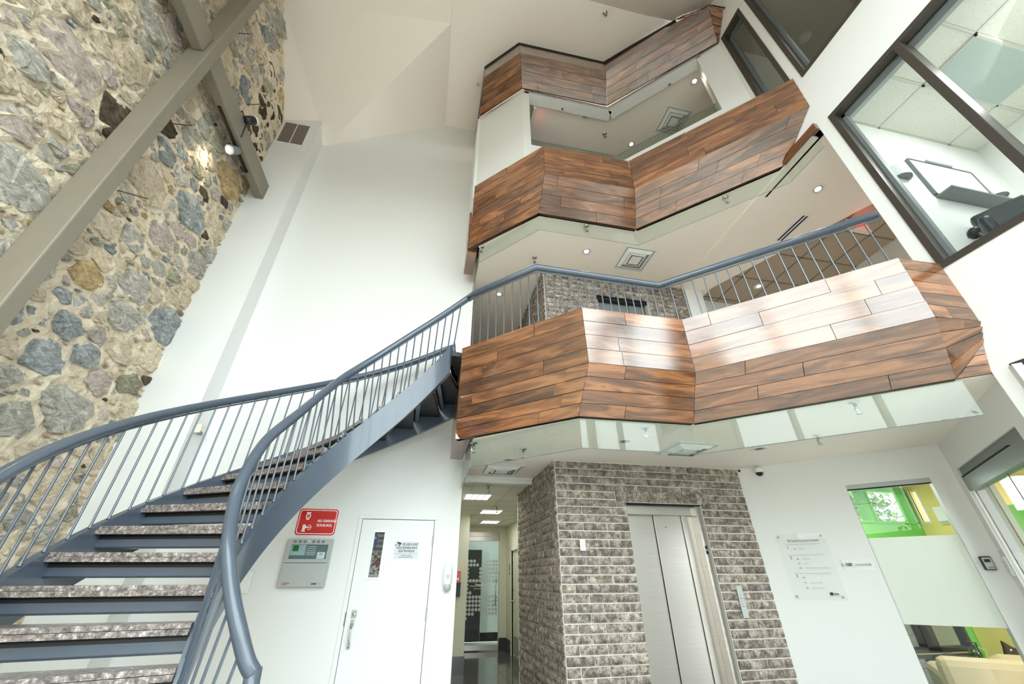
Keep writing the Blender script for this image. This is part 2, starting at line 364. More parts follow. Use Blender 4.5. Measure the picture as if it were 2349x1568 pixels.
# back wall (behind the stair) with a door opening
dw = MB()
cells(dw, 'y', 5.30, 5.42, -3.45, .445, 0, 2.2, [(-.72, .16, -1, 2.085)])
dw.prism([(-3.45,5.30,2.2), (.445,5.30,2.2), (.445,5.30,10.4), (-.41,5.30,10.30), (-2.62,5.30,8.86), (-3.45,5.30,8.6)], (0, .12, 0))
struct('wall_back', dw, WHITE, 'tall white back wall behind the curved stair', 'wall')
pw_ = MB().prism([(-3.45,4.98,0), (-2.70,4.98,0), (-2.70,4.98,9.16), (-3.45,4.98,8.95)], (0, .34, 0))
struct('wall_pier', pw_, WHITE, 'white wall pier between the stone wall and back wall', 'wall')

# sloping atrium ceiling
def roofz(y): return 10.30-.81*(2.53-y)
P1 = V(-2.62, 5.30, 8.81); S1 = V(-3.35, 4.95, 8.925); S2_ = V(-3.35, 3.58, 10.19); VV = V(-.43, 3.36, 10.27)
c = MB()
c.poly([P1, S1, S2_]); c.poly([P1, S1, V(-3.5, 5.45, 8.42), V(-2.62, 5.45, 8.7)]); c.poly([S1, S2_, V(-3.55, 3.58, 10.1), V(-3.55, 5.45, 8.4)])
c.poly([P1, S2_, VV]); c.poly([P1, VV, V(-.41, 5.45, 10.265), V(-2.62, 5.45, 8.81)])
c.poly([S2_, V(-3.35, 2.53, 10.30), V(-.43, 2.53, 10.30), VV]); c.poly([S2_, V(-3.35, 2.53, 10.30), V(-3.55, 2.53, 10.3), V(-3.55, 3.58, 10.1)])
c.poly([VV, V(-.43, 2.53, 10.30), V(4.7, 2.53, 10.30), V(4.7, 5.45, 10.30), V(-.41, 5.45, 10.265)])
c.poly([V(-3.55, 2.53, 10.30), V(4.7, 2.53, 10.30), V(4.7, -1.2, roofz(-1.2)), V(-3.55, -1.2, roofz(-1.2))])
struct('ceiling', c, CEILW, 'white sloping ceiling at the top of the atrium', 'ceiling')
# closed roof over the far spaces
struct('ceiling_cover', MB().box((-3.8, 2.4, 10.5), (9.5, 13.4, 10.6)).box((4.2, -.1, 10.2), (9.5, 2.4, 10.3)), CEILW, 'roof deck above the third floor', 'roof')

# front glazing behind the viewer: entrance wall, side wall and roof lights
fr = MB()
for x in (-3.4, -1.6, .3, 2.1, 3.9): fr.box((x-.04, -3.3, 2.4), (x+.04, -3.15, 5.64))
fr.box((-3.4, -3.3, 2.38), (3.95, -3.15, 2.48))
w9 = struct('window_9', fr, MULW, 'glazed entrance front with pale mullions', 'window')
obj('pane', MB().box((-3.4, -3.235, 2.4), (3.95, -3.225, 5.66)), GLASS, w9)
struct('wall_front', cells(MB(), 'y', -3.3, -3.16, -3.6, 4.07, 0, 2.4, [(-2.2, 2.6, .03, 2.3)]), WHITE, 'white wall under the entrance glazing, behind the viewer', 'wall')
d3 = struct('door_3', MB().box((-2.2,-3.28,.0), (2.6,-3.18,.08)).box((-2.2,-3.28,2.2), (2.6,-3.18,2.3)).box((-2.2,-3.28,.08), (-2.1,-3.18,2.2)).box((-.65,-3.28,.08), (-.55,-3.18,2.2)).box((.95,-3.28,.08), (1.05,-3.18,2.2)).box((2.5,-3.28,.08), (2.6,-3.18,2.2)), MULW, 'glazed entrance doors added behind the viewer to light the floor', 'door')  # doors added for low daylight that bounces off the floor to the ceilings
obj('pane', MB().box((-2.1,-3.235,.08), (2.5,-3.225,2.2)), GLASS, d3)
fr = MB()
for y in (-3.2, -1.6, .06): fr.box((3.95, y-.04, 2.5), (4.07, y+.04, roofz(y) if y > -1 else 5.64))
fr.box((3.95, -3.2, 2.45), (4.07, .1, 2.55)).box((3.95, -3.2, 5.56), (4.07, .1, 5.66))
w10 = struct('window_10', fr, MULW, 'tall unseen side glazing added beside the entrance for light and reflections', 'window')  # unseen glazing added for side light and reflections in the planks
obj('pane', MB().box((4.0, -3.2, 2.5), (4.01, .1, 5.6)), GLASS, w10)
struct('wall_side', MB().box((3.95, -3.3, 0), (4.07, .1, 2.45)).prism([(3.95,-3.2,5.66), (3.95,.1,5.66), (3.95,.1,roofz(.1)+.1), (3.95,-3.2,5.75)], (.12, 0, 0)), WHITE, 'white side wall above and below the side glazing', 'wall')
fr = MB()
RD = V(0,-1,-.81).normalized(); RN = V(0,-.63,.777)
for x in (-3.4, -1.6, .3, 2.1, 3.95): fr.obox((x, -1.2, roofz(-1.2)), (1,0,0), RD, RN, -.03, .03, 0, 2.56, 0, .12)
fr.obox((-3.4, -1.2, roofz(-1.2)), (1,0,0), RD, RN, 0, 7.4, -.05, .03, .0, .12)
w11 = struct('window_11', fr, MULW, 'sloping roof lights above the lobby', 'window')
obj('pane', MB().obox((-3.4, -1.2, roofz(-1.2)), (1,0,0), RD, RN, 0, 7.4, 0, 2.56, .05, .06), GLASS, w11)

# right wall with its framed windows
aw = MB()
cells(aw, 'x', 3.95, 4.07, .1, 1.81, 0, 5.82, [(.2, 1.69, 3.61, 5.82), (.2, 1.70, .25, 2.74)])
aw.box((3.95, .1, 5.82), (4.07, .2, 8.3)); aw.box((3.95, .2, 5.82), (4.07, 1.66, 6.63)); aw.box((3.95, 1.66, 5.82), (4.07, 1.77, 8.95))
aw.box((3.95, 1.77, 5.82), (4.07, 2.18, 6.80)); aw.box((3.95, 2.18, 5.82), (4.07, 2.75, 8.95))
aw.prism([(3.95,2.75,8.95), (3.95,2.75,10.35), (3.95,2.53,10.35), (3.95,.86,8.97)], (.12, 0, 0))
struct('wall_right', aw, WHITE, 'bright white wall pierced by dark framed windows', 'wall')

# slabs and soffits
def slab(name, pts, z0, z1, mat, label, cat='ceiling'):
    return struct(name, MB().prism([(p[0], p[1], z0) for p in pts], (0, 0, z1-z0)), mat, label, cat)
slab('ceiling_lobby', [(.43,4.02),(1.29,3.25),(2.44,3.23),(3.85,1.93),(3.97,1.83),(6.6,1.83),(6.6,7.3),(.43,7.3)], 2.72, 3.08, CEILW, 'white soffit under the lower balcony')
slab('floor_second', [(.26,3.90),(1.30,2.93),(2.35,2.92),(3.58,1.76),(3.94,1.75),(6.6,1.83),(6.6,8.6),(.26,8.6)], 3.10, 3.62, CEILW, 'second floor slab behind the wooden fascia', 'floor')
slab('ceiling_second', [(.43,4.40),(1.14,3.65),(2.61,3.65),(3.97,2.29),(3.97,1.83),(4.72,1.83),(4.72,4.25),(5.6,2.45),(5.6,1.83),(7.2,1.83),(7.2,8.6),(.30,8.6)][:5]+[(5.92,1.83),(4.55,4.62),(4.55,8.6),(.43,8.6)], 5.82, 6.18, CEILW, 'white soffit under the middle balcony')
slab('floor_third', [(.28,4.34),(1.15,3.30),(2.46,3.28),(3.97,1.82),(6.6,1.83),(6.6,8.6),(.28,8.6)], 6.2, 6.7, CEILW, 'third floor slab behind the wooden fascia', 'floor')
slab('ceiling_third', [(.30,4.30),(.96,3.70),(2.60,3.70),(3.95,2.30),(6.6,2.30),(6.6,8.6),(.30,8.6)], 9.0, 9.1, CEILW, 'shaded grey ceiling of the third floor hall')
struct('trim_1', MB().box((3.93, 1.9, 5.795), (4.02, 4.05, 5.83)), CEILW, 'narrow plaster step across the second floor ceiling', 'trim')

# third floor wall with its long opening
def vslab(mb, a, b, z0, z1, t):
    a = V(a[0], a[1], 0); b = V(b[0], b[1], 0); d = (b-a).normalized(); n = V(-d.y, d.x, 0)
    return mb.prism([a+V(0,0,z0), b+V(0,0,z0), b+n*t+V(0,0,z0), a+n*t+V(0,0,z0)], (0, 0, z1-z0))
L0, LMc, MRc, R1 = (.30, 4.26), (.96, 3.60), (2.60, 3.60), (3.95, 2.25)
uw = MB(); T = .18
vslab(uw, L0, LMc, 6.7, 8.95, T); vslab(uw, LMc, (1.08, 3.60), 6.7, 8.95, T)
vslab(uw, (1.08, 3.60), MRc, 6.7, 7.37, T); vslab(uw, MRc, (3.70, 2.50), 6.7, 7.37, T)
vslab(uw, (3.70, 2.50), R1, 6.7, 8.95, T)
vslab(uw, (1.0, 3.60), (2.60+.07, 3.60), 8.90, 9.02, T); vslab(uw, MRc, (3.75, 2.45), 8.90, 9.02, T)
uw.box((.25, 4.26, 6.7), (.445, 5.3, 8.95))
struct('wall_third', uw, WHITE, 'white third floor wall with a long window opening', 'wall')

# elevator box walls behind the bricks, corridor, halls
struct('wall_elevator', cells(MB(), 'y', 4.74, 4.9, 1.52, 4.09, 0, 2.72, [(2.40, 3.42, -1, 2.25)]), BMORT, 'grey splitface brick wall around the steel elevator door', 'wall')
struct('wall_corridor', MB().box((1.52, 4.9, 0), (1.7, 6.82, 2.72)), BMORT, 'grey splitface brick side wall of the corridor', 'wall')
struct('wall_elevator_second', cells(MB(), 'y', 4.74, 4.9, 1.52, 4.09, 3.64, 5.82, [(2.40, 3.31, 3, 5.45)]).box((1.52, 4.9, 3.64), (1.7, 8.5, 5.82)), BMORT, 'grey brick elevator wall on the second floor', 'wall')
cw = MB()
cw.box((.85, 5.42, 0), (.97, 9.12, 2.75)) if False else None
cw.box((.32, 5.42, 0), (.445, 9.12, 2.9)); cw.box((.32, 9.12, 0), (.975, 9.3, 2.9))             # left side of corridor
cw.box((.86, 9.3, 0), (.975, 11.6, 2.9))
cells(cw, 'y', 11.6, 11.72, .86, 2.6, 0, 3.0, [(1.19, 2.06, -1, 2.54)])
cw.box((2.30, 6.82, 0), (2.42, 8.55, 2.9)) if False else None
cells(cw, 'x', 2.24, 2.36, 6.82, 11.6, 0, 2.95, [(10.02, 10.88, -1, 2.06)])
cw.box((1.52, 6.82, 0), (2.36, 6.9, 2.72))
struct('wall_hall', cw, CREAM, 'cream painted walls of the narrow corridor', 'wall')
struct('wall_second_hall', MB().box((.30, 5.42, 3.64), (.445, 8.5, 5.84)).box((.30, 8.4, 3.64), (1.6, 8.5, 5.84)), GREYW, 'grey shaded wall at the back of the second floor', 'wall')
struct('wall_shaft', MB().box((1.75, 5.3, 0), (4.0, 5.4, 5.8)).box((3.95, 4.95, 0), (4.05, 5.3, 5.8)), DARK, 'dark elevator shaft behind the doors', 'wall')
struct('wall_second_right', MB().box((1.6, 8.4, 3.64), (6.7, 8.5, 5.9)).box((6.6, 5.9, 3.64), (6.7, 8.5, 6.0)).box((4.09, 4.72, 3.64), (4.42, 4.9, 5.84)).box((4.42, 5.0, 3.64), (5.3, 5.1, 5.9)).box((6.6, 1.83, 3.64), (6.7, 6.0, 6.0)).box((5.3, 5.0, 3.64), (6.7, 5.1, 6.0)), WHITE, 'white wall right of the second floor brick', 'wall')
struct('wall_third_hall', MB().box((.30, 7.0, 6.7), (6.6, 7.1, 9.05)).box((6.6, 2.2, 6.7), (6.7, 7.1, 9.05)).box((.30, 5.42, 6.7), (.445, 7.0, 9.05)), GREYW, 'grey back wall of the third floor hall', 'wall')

# office wall (45 degrees) with the shop window, and the entrance wall
CC, CD = V(4.09, 4.74, 0), V(S2, -S2, 0)        # along the wall
CN = V(-S2, -S2, 0)                               # towards the lobby
CLEN = 2.037
def cpt(px, py, off=0):
    d = ray(px, py); t = ((CC+CN*off-EYE).dot(CN))/d.dot(CN); return EYE+d*t
def cpos(s, z, off=0): return CC+CD*s+CN*off+V(0, 0, z)
s0, s1 = 1.083, 1.832
ow = MB()
def cbox(mb, sa, sb, z0, z1, o0=-.12, o1=0): return mb.obox(CC, CD, CN, V(0,0,1), sa, sb, o0, o1, z0, z1)
cbox(ow, 0, s0, 0, 2.72); cbox(ow, s1, CLEN, 0, 2.72); cbox(ow, s0, s1, 2.39, 2.72); cbox(ow, s0, s1, 0, .12)
struct('wall_office', ow, WHITE, 'angled white wall carrying the tenant directory', 'wall')
GC = CC+CD*CLEN; GD = V(-S2, -S2, 0); GN = V(-S2, S2, 0)
def gpos(s, z, off=0): return GC+GD*s+GN*off+V(0, 0, z)
gw = MB()
def gbox(mb, sa, sb, z0, z1, o0=-.12, o1=0): return mb.obox(GC, GD, GN, V(0,0,1), sa, sb, o0, o1, z0, z1)
gbox(gw, 0, .14, 0, 2.72); gbox(gw, .14, 1.80, 2.42, 2.72); gbox(gw, 1.80, 2.30, 0, 2.72)
struct('wall_entrance', gw, WHITE, 'white wall around the glass office door', 'wall')

# ------------------------------------------------------------------ bricks
def brick_mesh(name, w_, h_, d_, seed, both=False):
    r = random.Random(seed); bm = bmesh.new()
    nx, nz = 5, 3
    g = [[None]*(nz+1) for _ in range(nx+1)]
    for i in range(nx+1):
        for j in range(nz+1):
            e = i in (0, nx) or j in (0, nz)
            y = -(d_*.55 + (0 if e else d_*.45*r.uniform(.35, 1)))
            if e and (i in (0, nx)) and (j in (0, nz)): y *= .8
            g[i][j] = bm.verts.new((w_*(i/nx-.5), y, h_*(j/nz-.5)))
    for i in range(nx):
        for j in range(nz): bm.faces.new((g[i][j], g[i+1][j], g[i+1][j+1], g[i][j+1]))
    ring = [g[i][0] for i in range(nx+1)]+[g[nx][j] for j in range(1, nz+1)]+[g[i][nz] for i in range(nx-1, -1, -1)]+[g[0][j] for j in range(nz-1, 0, -1)]
    back = [bm.verts.new((v.co.x, 0.0, v.co.z)) for v in ring]
    for a in range(len(ring)):
        b = (a+1) % len(ring); bm.faces.new((ring[b], ring[a], back[a], back[b]))
    me = bpy.data.meshes.new(name); bm.to_mesh(me); bm.free(); me.materials.append(BRICK); return me
CO, BL = .0872, .302
_cache = {}
def bricks(parent, org, X, N, length, z0, z1, holes=(), limit=300, phase=0.0, soldier=None, near_first=True):
    """running bond on the wall plane: org + X*s + z ; N points out of the wall"""
    org = Vector(org); X = Vector(X).normalized(); N = Vector(N).normalized()
    items = []; row = 0; z = z0
    while z < z1-.01:
        h = min(CO, z1-z)-.014
        s = -BL*(.5 if row % 2 else 0)-phase
        while s < length-.01:
            segs = [(max(s, 0), min(s+BL, length))]
            for (a, b, c, d) in holes:
                if c < z+h/2 < d:
                    ns = []
                    for (p, q) in segs:
                        if q <= a or p >= b: ns.append((p, q)); continue
                        if p < a: ns.append((p, a))
                        if q > b: ns.append((b, q))
                    segs = ns
            for (p, q) in segs:
                if q-p > .03: items.append((p+.006, q-.006, z+.006, h))
            s += BL
        z += CO; row += 1
    if soldier:
        a, b, zz, hh = soldier; n = round((b-a)/.094)
        for i in range(n): items.append((a+(b-a)*i/n+.0065, a+(b-a)*(i+1)/n-.0065, zz+.006, hh-.012))
    items.sort(key=lambda t: (org+X*((t[0]+t[1])/2)+V(0,0,t[2])-EYE).length)
    Y = N*-1; Z = V(0, 0, 1)
    m3 = Matrix((X, Y, Z)).transposed().to_4x4()
    if X.cross(Y).dot(Z) < 0: m3 = Matrix((-X, Y, Z)).transposed().to_4x4()
    rest = MB()
    for i, (p, q, zb, h) in enumerate(items):
        key = (round(q-p, 2), round(h, 2), rnd.randrange(4))
        if key not in _cache: _cache[key] = brick_mesh('brick', key[0], key[1], .026, hash(key) % 9999)
        m = m3.copy(); m.translation = org+X*((p+q)/2)+V(0, 0, zb+h/2)-rootloc(parent)
        m = m @ Matrix.Diagonal(((q-p)/key[0], rnd.uniform(.85, 1.2), h/key[1], 1))
        if i < limit:
            o = bpy.data.objects.new('brick', _cache[key]); COL.objects.link(o); o.parent = parent; o.matrix_local = m
        else:
            me = _cache[key]; mm = Matrix.Translation(rootloc(parent)) @ m
            rest.add([mm @ v.co for v in me.vertices], [tuple(pp.vertices) for pp in me.polygons])
    if rest.v: tag(obj('distant_bricks', rest, BRICK, parent), kind='stuff')
D = bpy.data.objects
bricks(D['wall_elevator'], (1.52, 4.74, 0), (1,0,0), (0,-1,0), 2.57, .01, 2.72, holes=[(.88, 1.90, 0, 2.25), (.75, 2.03, 2.25, 2.395)], soldier=(.75, 2.03, 2.25, .145))
# rounded brick ends returning into the door opening
bricks(D['wall_corridor'], (1.52, 4.74, 0), (0,1,0), (-1,0,0), 2.06, .01, 2.72, phase=.15)
bricks(D['wall_elevator_second'], (1.52, 4.74, 3.66), (1,0,0), (0,-1,0), 2.57, 0.02, 2.16, holes=[(.88, 1.80, 0, 1.79)])
rw = D['wall_elevator_second']; rest0 = len(rw.children)
wl2 = struct('wall_corridor_second', MB().box((1.53, 4.75, 3.64), (1.6, 8.4, 5.82)), BMORT, 'brick side wall receding on the second floor', 'wall')
bricks(wl2, (1.52, 4.74, 3.66), (0,1,0), (-1,0,0), 3.6, 0.02, 2.16, limit=180, phase=.15)

# ------------------------------------------------------------------ rubble stone wall
def clip_poly(poly, a, b, c):
    out = []
    for i in range(len(poly)):
        p, q = poly[i], poly[(i+1) % len(poly)]
        dp, dq = a*p[0]+b*p[1]-c, a*q[0]+b*q[1]-c
        if dp <= 0: out.append(p)
        if (dp < 0) != (dq < 0) and dp != dq:
            t = dp/(dp-dq); out.append((p[0]+(q[0]-p[0])*t, p[1]+(q[1]-p[1])*t))
    return out
XS = -3.35
def stone_top(y):
    if y > 4.95: return 8.93
    if y > 3.58: return 8.925+(4.95-y)*(10.19-8.925)/1.37
    if y > 2.53: return 10.22
    return roofz(y)-.1
def low(y): return max(.55, 5.0-(y-1.87)*1.32-.75)
sw = MB()
ny, nz_ = 70, 110
for i in range(ny+1):
    y = -.2+(5.2)*i/ny
    for j in range(nz_+1):
        z = stone_top(y)*1.0*j/nz_
        sw.v.append(V(XS+rnd.uniform(-.018, .03), y, z))
for i in range(ny):
    for j in range(nz_):
        a = i*(nz_+1)+j; sw.f.append((a, a+nz_+1, a+nz_+2, a+1))
sw.box((XS-.2, -3.3, 0), (XS-.06, 5.0, 5.6)).prism([(XS-.2,-.2,5.6),(XS-.2,5.0,5.6),(XS-.2,5.0,8.9),(XS-.2,3.58,10.15),(XS-.2,2.53,10.25),(XS-.2,-.2,8.0)], (.12,0,0))
stonewall = struct('wall_left', sw, MORT, 'exposed rubble stone wall with lime mortar', 'wall')
pal = [stone_mat('stone_beige', [(.30, srgb(150, 130, 108)), (.45, srgb(206, 190, 166)), (.66, srgb(236, 222, 200))]),
       stone_mat('stone_blue_grey', [(.30, srgb(104, 107, 109)), (.5, srgb(154, 158, 159)), (.68, srgb(204, 206, 204))]),
       stone_mat('stone_grey', [(.30, srgb(120, 116, 108)), (.48, srgb(176, 172, 162)), (.68, srgb(222, 216, 204))]),
       stone_mat('stone_pink', [(.30, srgb(134, 118, 110)), (.48, srgb(188, 174, 165)), (.68, srgb(222, 210, 198))]),
       stone_mat('stone_ochre', [(.30, srgb(132, 106, 76)), (.5, srgb(190, 164, 122)), (.68, srgb(222, 202, 164))]),
       stone_mat('stone_green_grey', [(.30, srgb(116, 112, 96)), (.5, srgb(164, 160, 140)), (.68, srgb(210, 204, 184))]),
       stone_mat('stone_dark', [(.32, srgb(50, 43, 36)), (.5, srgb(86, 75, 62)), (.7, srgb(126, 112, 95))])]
ST = 1.38                                    # stones lie lengthwise
srnd = random.Random(21)
def dom(y, z): return 1.0 < y < 4.99 and low(y) < z < stone_top(y)-.04
SY = np.zeros(9000); SZ = np.zeros(9000); SR = np.zeros(9000); ns = 0
for (R, tries) in ((.26, 40), (.19, 150), (.15, 400), (.115, 1300), (.085, 3600), (.060, 9000), (.038, 16000)):
    for _ in range(tries):
        y = srnd.uniform(1.0, 5.02); z = srnd.uniform(.6, 10.2)
        if not dom(y, z): continue
        du = (SY[:ns]-y)/ST; dv = SZ[:ns]-z
        if ns and (du*du+dv*dv < ((R+SR[:ns])*.80)**2).any(): continue
        SY[ns], SZ[ns], SR[ns] = y, z, R; ns += 1
stones = []
for i in range(ns):
    y, z, r = SY[i], SZ[i], SR[i]
    rr = r*1.6; ph = srnd.uniform(0, 1); nv = srnd.choice((5, 6, 6, 7)); asp = srnd.uniform(.95, 1.35); tilt = srnd.uniform(-.35, .35)
    po = []
    for t in range(nv):
        an = 2*PI*(t+srnd.uniform(-.22, .22))/nv+ph; q = r*srnd.uniform(.95, 1.5); a_, b_ = q*asp*math.cos(an), q/asp**.5*math.sin(an)
        po.append((y/ST+a_*math.cos(tilt)-b_*math.sin(tilt), z+a_*math.sin(tilt)+b_*math.cos(tilt)))
    du, dv = (SY[:ns]-y)/ST, SZ[:ns]-z; d2 = du*du+dv*dv
    for j in np.nonzero((d2 < (rr+SR[:ns]*1.6)**2) & (d2 > 0))[0]:
        q = SR[j]; cval = (d2[j]+r*r-q*q)/2
        po = clip_poly(po, du[j], dv[j], cval+du[j]*y/ST+dv[j]*z)
        if len(po) < 3: break
    if len(po) >= 3: stones.append((float(y), float(z), float(r), po))
stones.sort(key=lambda s: -s[2]/(V(XS, s[0], s[1])-EYE).length)
def stone_shape(y, z, r, po):
    cy = sum(p[0] for p in po)/len(po); cz = sum(p[1] for p in po)/len(po)
    gap = srnd.uniform(.006, .022); pts = []
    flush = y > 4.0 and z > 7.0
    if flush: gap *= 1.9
    for k in range(len(po)):
        p, q = po[k], po[(k+1) % len(po)]
        L = math.hypot(q[0]-p[0], q[1]-p[1])
        if L < r*.12: continue
        for t in ((.07, .93) if L > r*.4 else (.5,)): pts.append((p[0]+(q[0]-p[0])*t, p[1]+(q[1]-p[1])*t))
    if len(pts) < 4: return None
    ring = []
    for p in pts:
        d = math.hypot(p[0]-cy, p[1]-cz); f = max(.35, (d-gap)/max(d, 1e-4))*srnd.uniform(.84, 1.03)
        ring.append(((cy+(p[0]-cy)*f)*ST, cz+(p[1]-cz)*f))
    CY, CZ = cy*ST, cz
    h = (srnd.uniform(.018, .055) if r > .09 else srnd.uniform(.012, .04)); 
    if flush: h *= .35
    n = len(ring); vs = []; fs = []
    tx, tz = srnd.uniform(-.12, .12), srnd.uniform(-.15, .15)
    for f, hh in ((1.0, -.03), (.955, h*.75), (.62, h)):
        for (a, b) in ring:
            u, v = (a-CY)*f, (b-CZ)*f
            x = hh + (tx*u+tz*v if hh > 0 else 0)*.6 + (srnd.uniform(-.35, .35)*h if hh > 0 else 0)
            vs.append((XS+x, CY+u, CZ+v))
    vs.append((XS+h*srnd.uniform(.8, 1.3), CY+srnd.uniform(-.2, .2)*r, CZ+srnd.uniform(-.2, .2)*r))
    for l in range(2):
        for k in range(n): fs.append((l*n+k, l*n+(k+1) % n, (l+1)*n+(k+1) % n, (l+1)*n+k))
    for k in range(n): fs.append((2*n+k, 2*n+(k+1) % n, 3*n))
    return vs, fs, flush
restb = [MB() for _ in pal]; nst = 0
for (y, z, r, po) in stones:
    s = stone_shape(y, z, r, po)
    if not s: continue
    vs, fs, flush = s
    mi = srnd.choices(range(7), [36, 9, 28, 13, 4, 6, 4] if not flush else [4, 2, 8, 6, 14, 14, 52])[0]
    if nst < 300:
        mb = MB(); o3 = V(XS, y, z); mb.add([Vector(v)-o3 for v in vs], fs)
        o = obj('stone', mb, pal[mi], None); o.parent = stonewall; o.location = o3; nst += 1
    else: restb[mi].add(vs, fs)
for mb, m in zip(restb, pal):
    if mb.v: tag(obj('small_stones', mb, m, stonewall), kind='stuff')
# thin tie rods left in the masonry
for k, (a, b) in enumerate((((395, 283), (440, 288)), ((270, 437), (340, 456)), ((540, 75), (573, 78)), ((567, 239), (597, 239)))):
    p = at_x(*a, XS+.02); q = at_x(*b, XS+.24)
    t = thing('tie_rod', ['thin rusty rod below the fork of the steel column', 'thin rusty rod halfway down the stone wall', 'thin rusty rod highest on the stone wall', 'thin rusty rod beside the black spotlight'][k], 'rod', p)
    obj('bar', MB().tube([p-V(.08,0,0), p+V(.02,0,0), q], .006, 6), RUST, t)

# ------------------------------------------------------------------ balcony fascias of walnut planks
prnd = random.Random(5)
def plank_panel(root, q, rows, lens=(.7, 1.5), th=.014, sub=None):
    """q = bottom-left, bottom-right, top-right, top-left ; real planks with open joints"""
    b0, b1, t1, t0 = [Vector(p) for p in q]
    n = ((b1-b0).cross(t0-b0)+(b1-t1).cross(b1-t1)).normalized()
    if n.dot(EYE-(b0+t1)/2) < 0: n = -n
    g = .0022
    for r in range(rows):
        v0, v1 = r/rows, (r+1)/rows
        A, B = b0.lerp(t0, v0), b1.lerp(t1, v0); Dp, Cp = b0.lerp(t0, v1), b1.lerp(t1, v1)
        L = max((B-A).length, (Cp-Dp).length)
        if L < .05: continue
        cuts = [0.0]; s = prnd.uniform(.15, lens[1])
        while s < L-.12: cuts.append(s/L); s += prnd.uniform(*lens)
        cuts.append(1.0)
        for a, b in zip(cuts, cuts[1:]):
            c4 = [A.lerp(B, a), A.lerp(B, b), Dp.lerp(Cp, b), Dp.lerp(Cp, a)]
            X = (c4[1]-c4[0]); X = X.normalized() if X.length > .02 else (c4[2]-c4[3]).normalized()
            Z = X.cross(n)*-1
            if Z.dot(c4[3]-c4[0]) < 0: Z = -Z
            Y = -n
            if X.cross(Y).dot(Z) < 0: X = -X
            m3 = Matrix((X, Y, Z)).transposed(); inv = m3.inverted(); o = sum(c4, V(0,0,0))/4
            loc = [inv @ (p-o) for p in c4]
            cc = sum(loc, V(0,0,0))/4
            loc = [V(p.x-math.copysign(min(g, abs(p.x-cc.x)*.5), p.x-cc.x), 0, p.z-math.copysign(min(g, abs(p.z-cc.z)*.5), p.z-cc.z)) for p in loc]
            mb = MB().prism(loc, (0, th, 0))
            ob = obj('plank', mb, WOOD); ob.parent = root
            m = m3.to_4x4(); m.translation = o-rootloc(root); ob.matrix_local = m
        if L > .1:
            pass
    bk = MB().prism([p-n*(th+.014) for p in (b0, b1, t1, t0)], n*-.01)
    return bk
def z3(p, z): return V(p[0], p[1], z)
bands = []
def band(label, bot, cre, top, zb, zc, zt, rows=(4, 4), end=None):
    root = thing('balcony_fascia', label, 'balcony', z3(bot[1], zb), 'walnut plank balcony fascias')
    back = MB()
    for i in range(3):
        for (lo, zl, hi, zh, rw_) in ((bot, zb, cre, zc, rows[0]), (cre, zc, top, zt, rows[1])):
            m = plank_panel(root, (z3(lo[i], zl), z3(lo[i+1], zl), z3(hi[i+1], zh), z3(hi[i], zh)), rw_)
            back.add(m.v, m.f)
    if end:
        for q, rw_ in end:
            m = plank_panel(root, q, rw_); back.add(m.v, m.f)
    obj('backing', back, WDARK, root)
    # dark underside lip between the planks and the glass
    lip = MB()
    for i in range(3):
        a, b = z3(bot[i], zb), z3(bot[i+1], zb); d = (b-a).normalized(); n = V(d.y, -d.x, 0)
        lip.prism([a-n*.0, b-n*.0, b-n*.05, a-n*.05], (0, 0, .02))
    obj('lower_lip', lip, WDARK, root)
    return root
b1b = [(.25,4.15),(1.29,3.22),(2.44,3.20),(3.79,1.93)]; b1c = [(.24,3.92),(1.30,2.89),(2.35,2.88),(3.56,1.71)]; b1t = [(.23,3.83),(1.27,2.835),(2.32,2.83),(3.54,1.69)]
f1 = band('lowest wooden balcony front, with the grey railing on it', b1b, b1c, b1t, 2.72, 3.10, 3.66, end=[
    ((V(3.56,1.71,3.10), V(3.945,1.69,3.10), V(3.945,1.68,3.66), V(3.54,1.69,3.66)), 5),
    ((V(3.79,1.93,2.72), V(3.945,1.75,2.93), V(3.945,1.69,3.10), V(3.56,1.71,3.10)), 4),
    ((V(3.79,1.93,2.72), V(3.945,1.81,2.72), V(3.945,1.752,2.93), V(3.94,1.755,2.93)), 3)])
b2b = [(.25,4.50),(1.14,3.615),(2.61,3.615),(3.945,2.28)]; b2c = [(.26,4.13),(1.14,3.25),(2.46,3.23),(3.945,1.76)]; b2t = [(.26,4.08),(1.15,3.21),(2.44,3.19),(3.945,1.74)]
f2 = band('middle wooden balcony front under the white window opening', b2b, b2c, b2t, 5.82, 6.19, 6.76)
obj('end_trim', MB().box((3.90, 1.81, 5.80), (3.95, 2.28, 5.90)), WOOD, f2)
b3b = [(.27,4.18),(.94,3.54),(2.54,3.52),(3.90,2.23)]
c3 = [at_z(1111,177,9.30), at_z(1193,121,9.30), at_z(1391,164,9.30)]
b3c = [(c3[0].x,c3[0].y),(c3[1].x,c3[1].y),(c3[2].x,c3[2].y),(3.66,1.94)]
t3 = [at_z(1112,158,10.22), at_z(1190.5,102,10.22), at_z(1385.5,146,10.22), at_z(1532,55,10.22)]
f3 = thing('balcony_fascia', 'topmost wooden balcony front, right under the ceiling', 'balcony', (.94,3.54,8.92), 'walnut plank balcony fascias')
bk = MB()
for i in range(3):
    m = plank_panel(f3, (z3(b3b[i],8.92), z3(b3b[i+1],8.92), z3(b3c[i+1],9.30), z3(b3c[i],9.30)), 4); bk.add(m.v, m.f)
for i in range(2):
    m = plank_panel(f3, (z3(b3c[i],9.30), z3(b3c[i+1],9.30), t3[i+1], t3[i]), 6); bk.add(m.v, m.f)
m = plank_panel(f3, (z3(b3c[2],9.30), V(3.66,1.94,9.30), V(3.62,2.47,10.17), t3[2]), 6); bk.add(m.v, m.f)
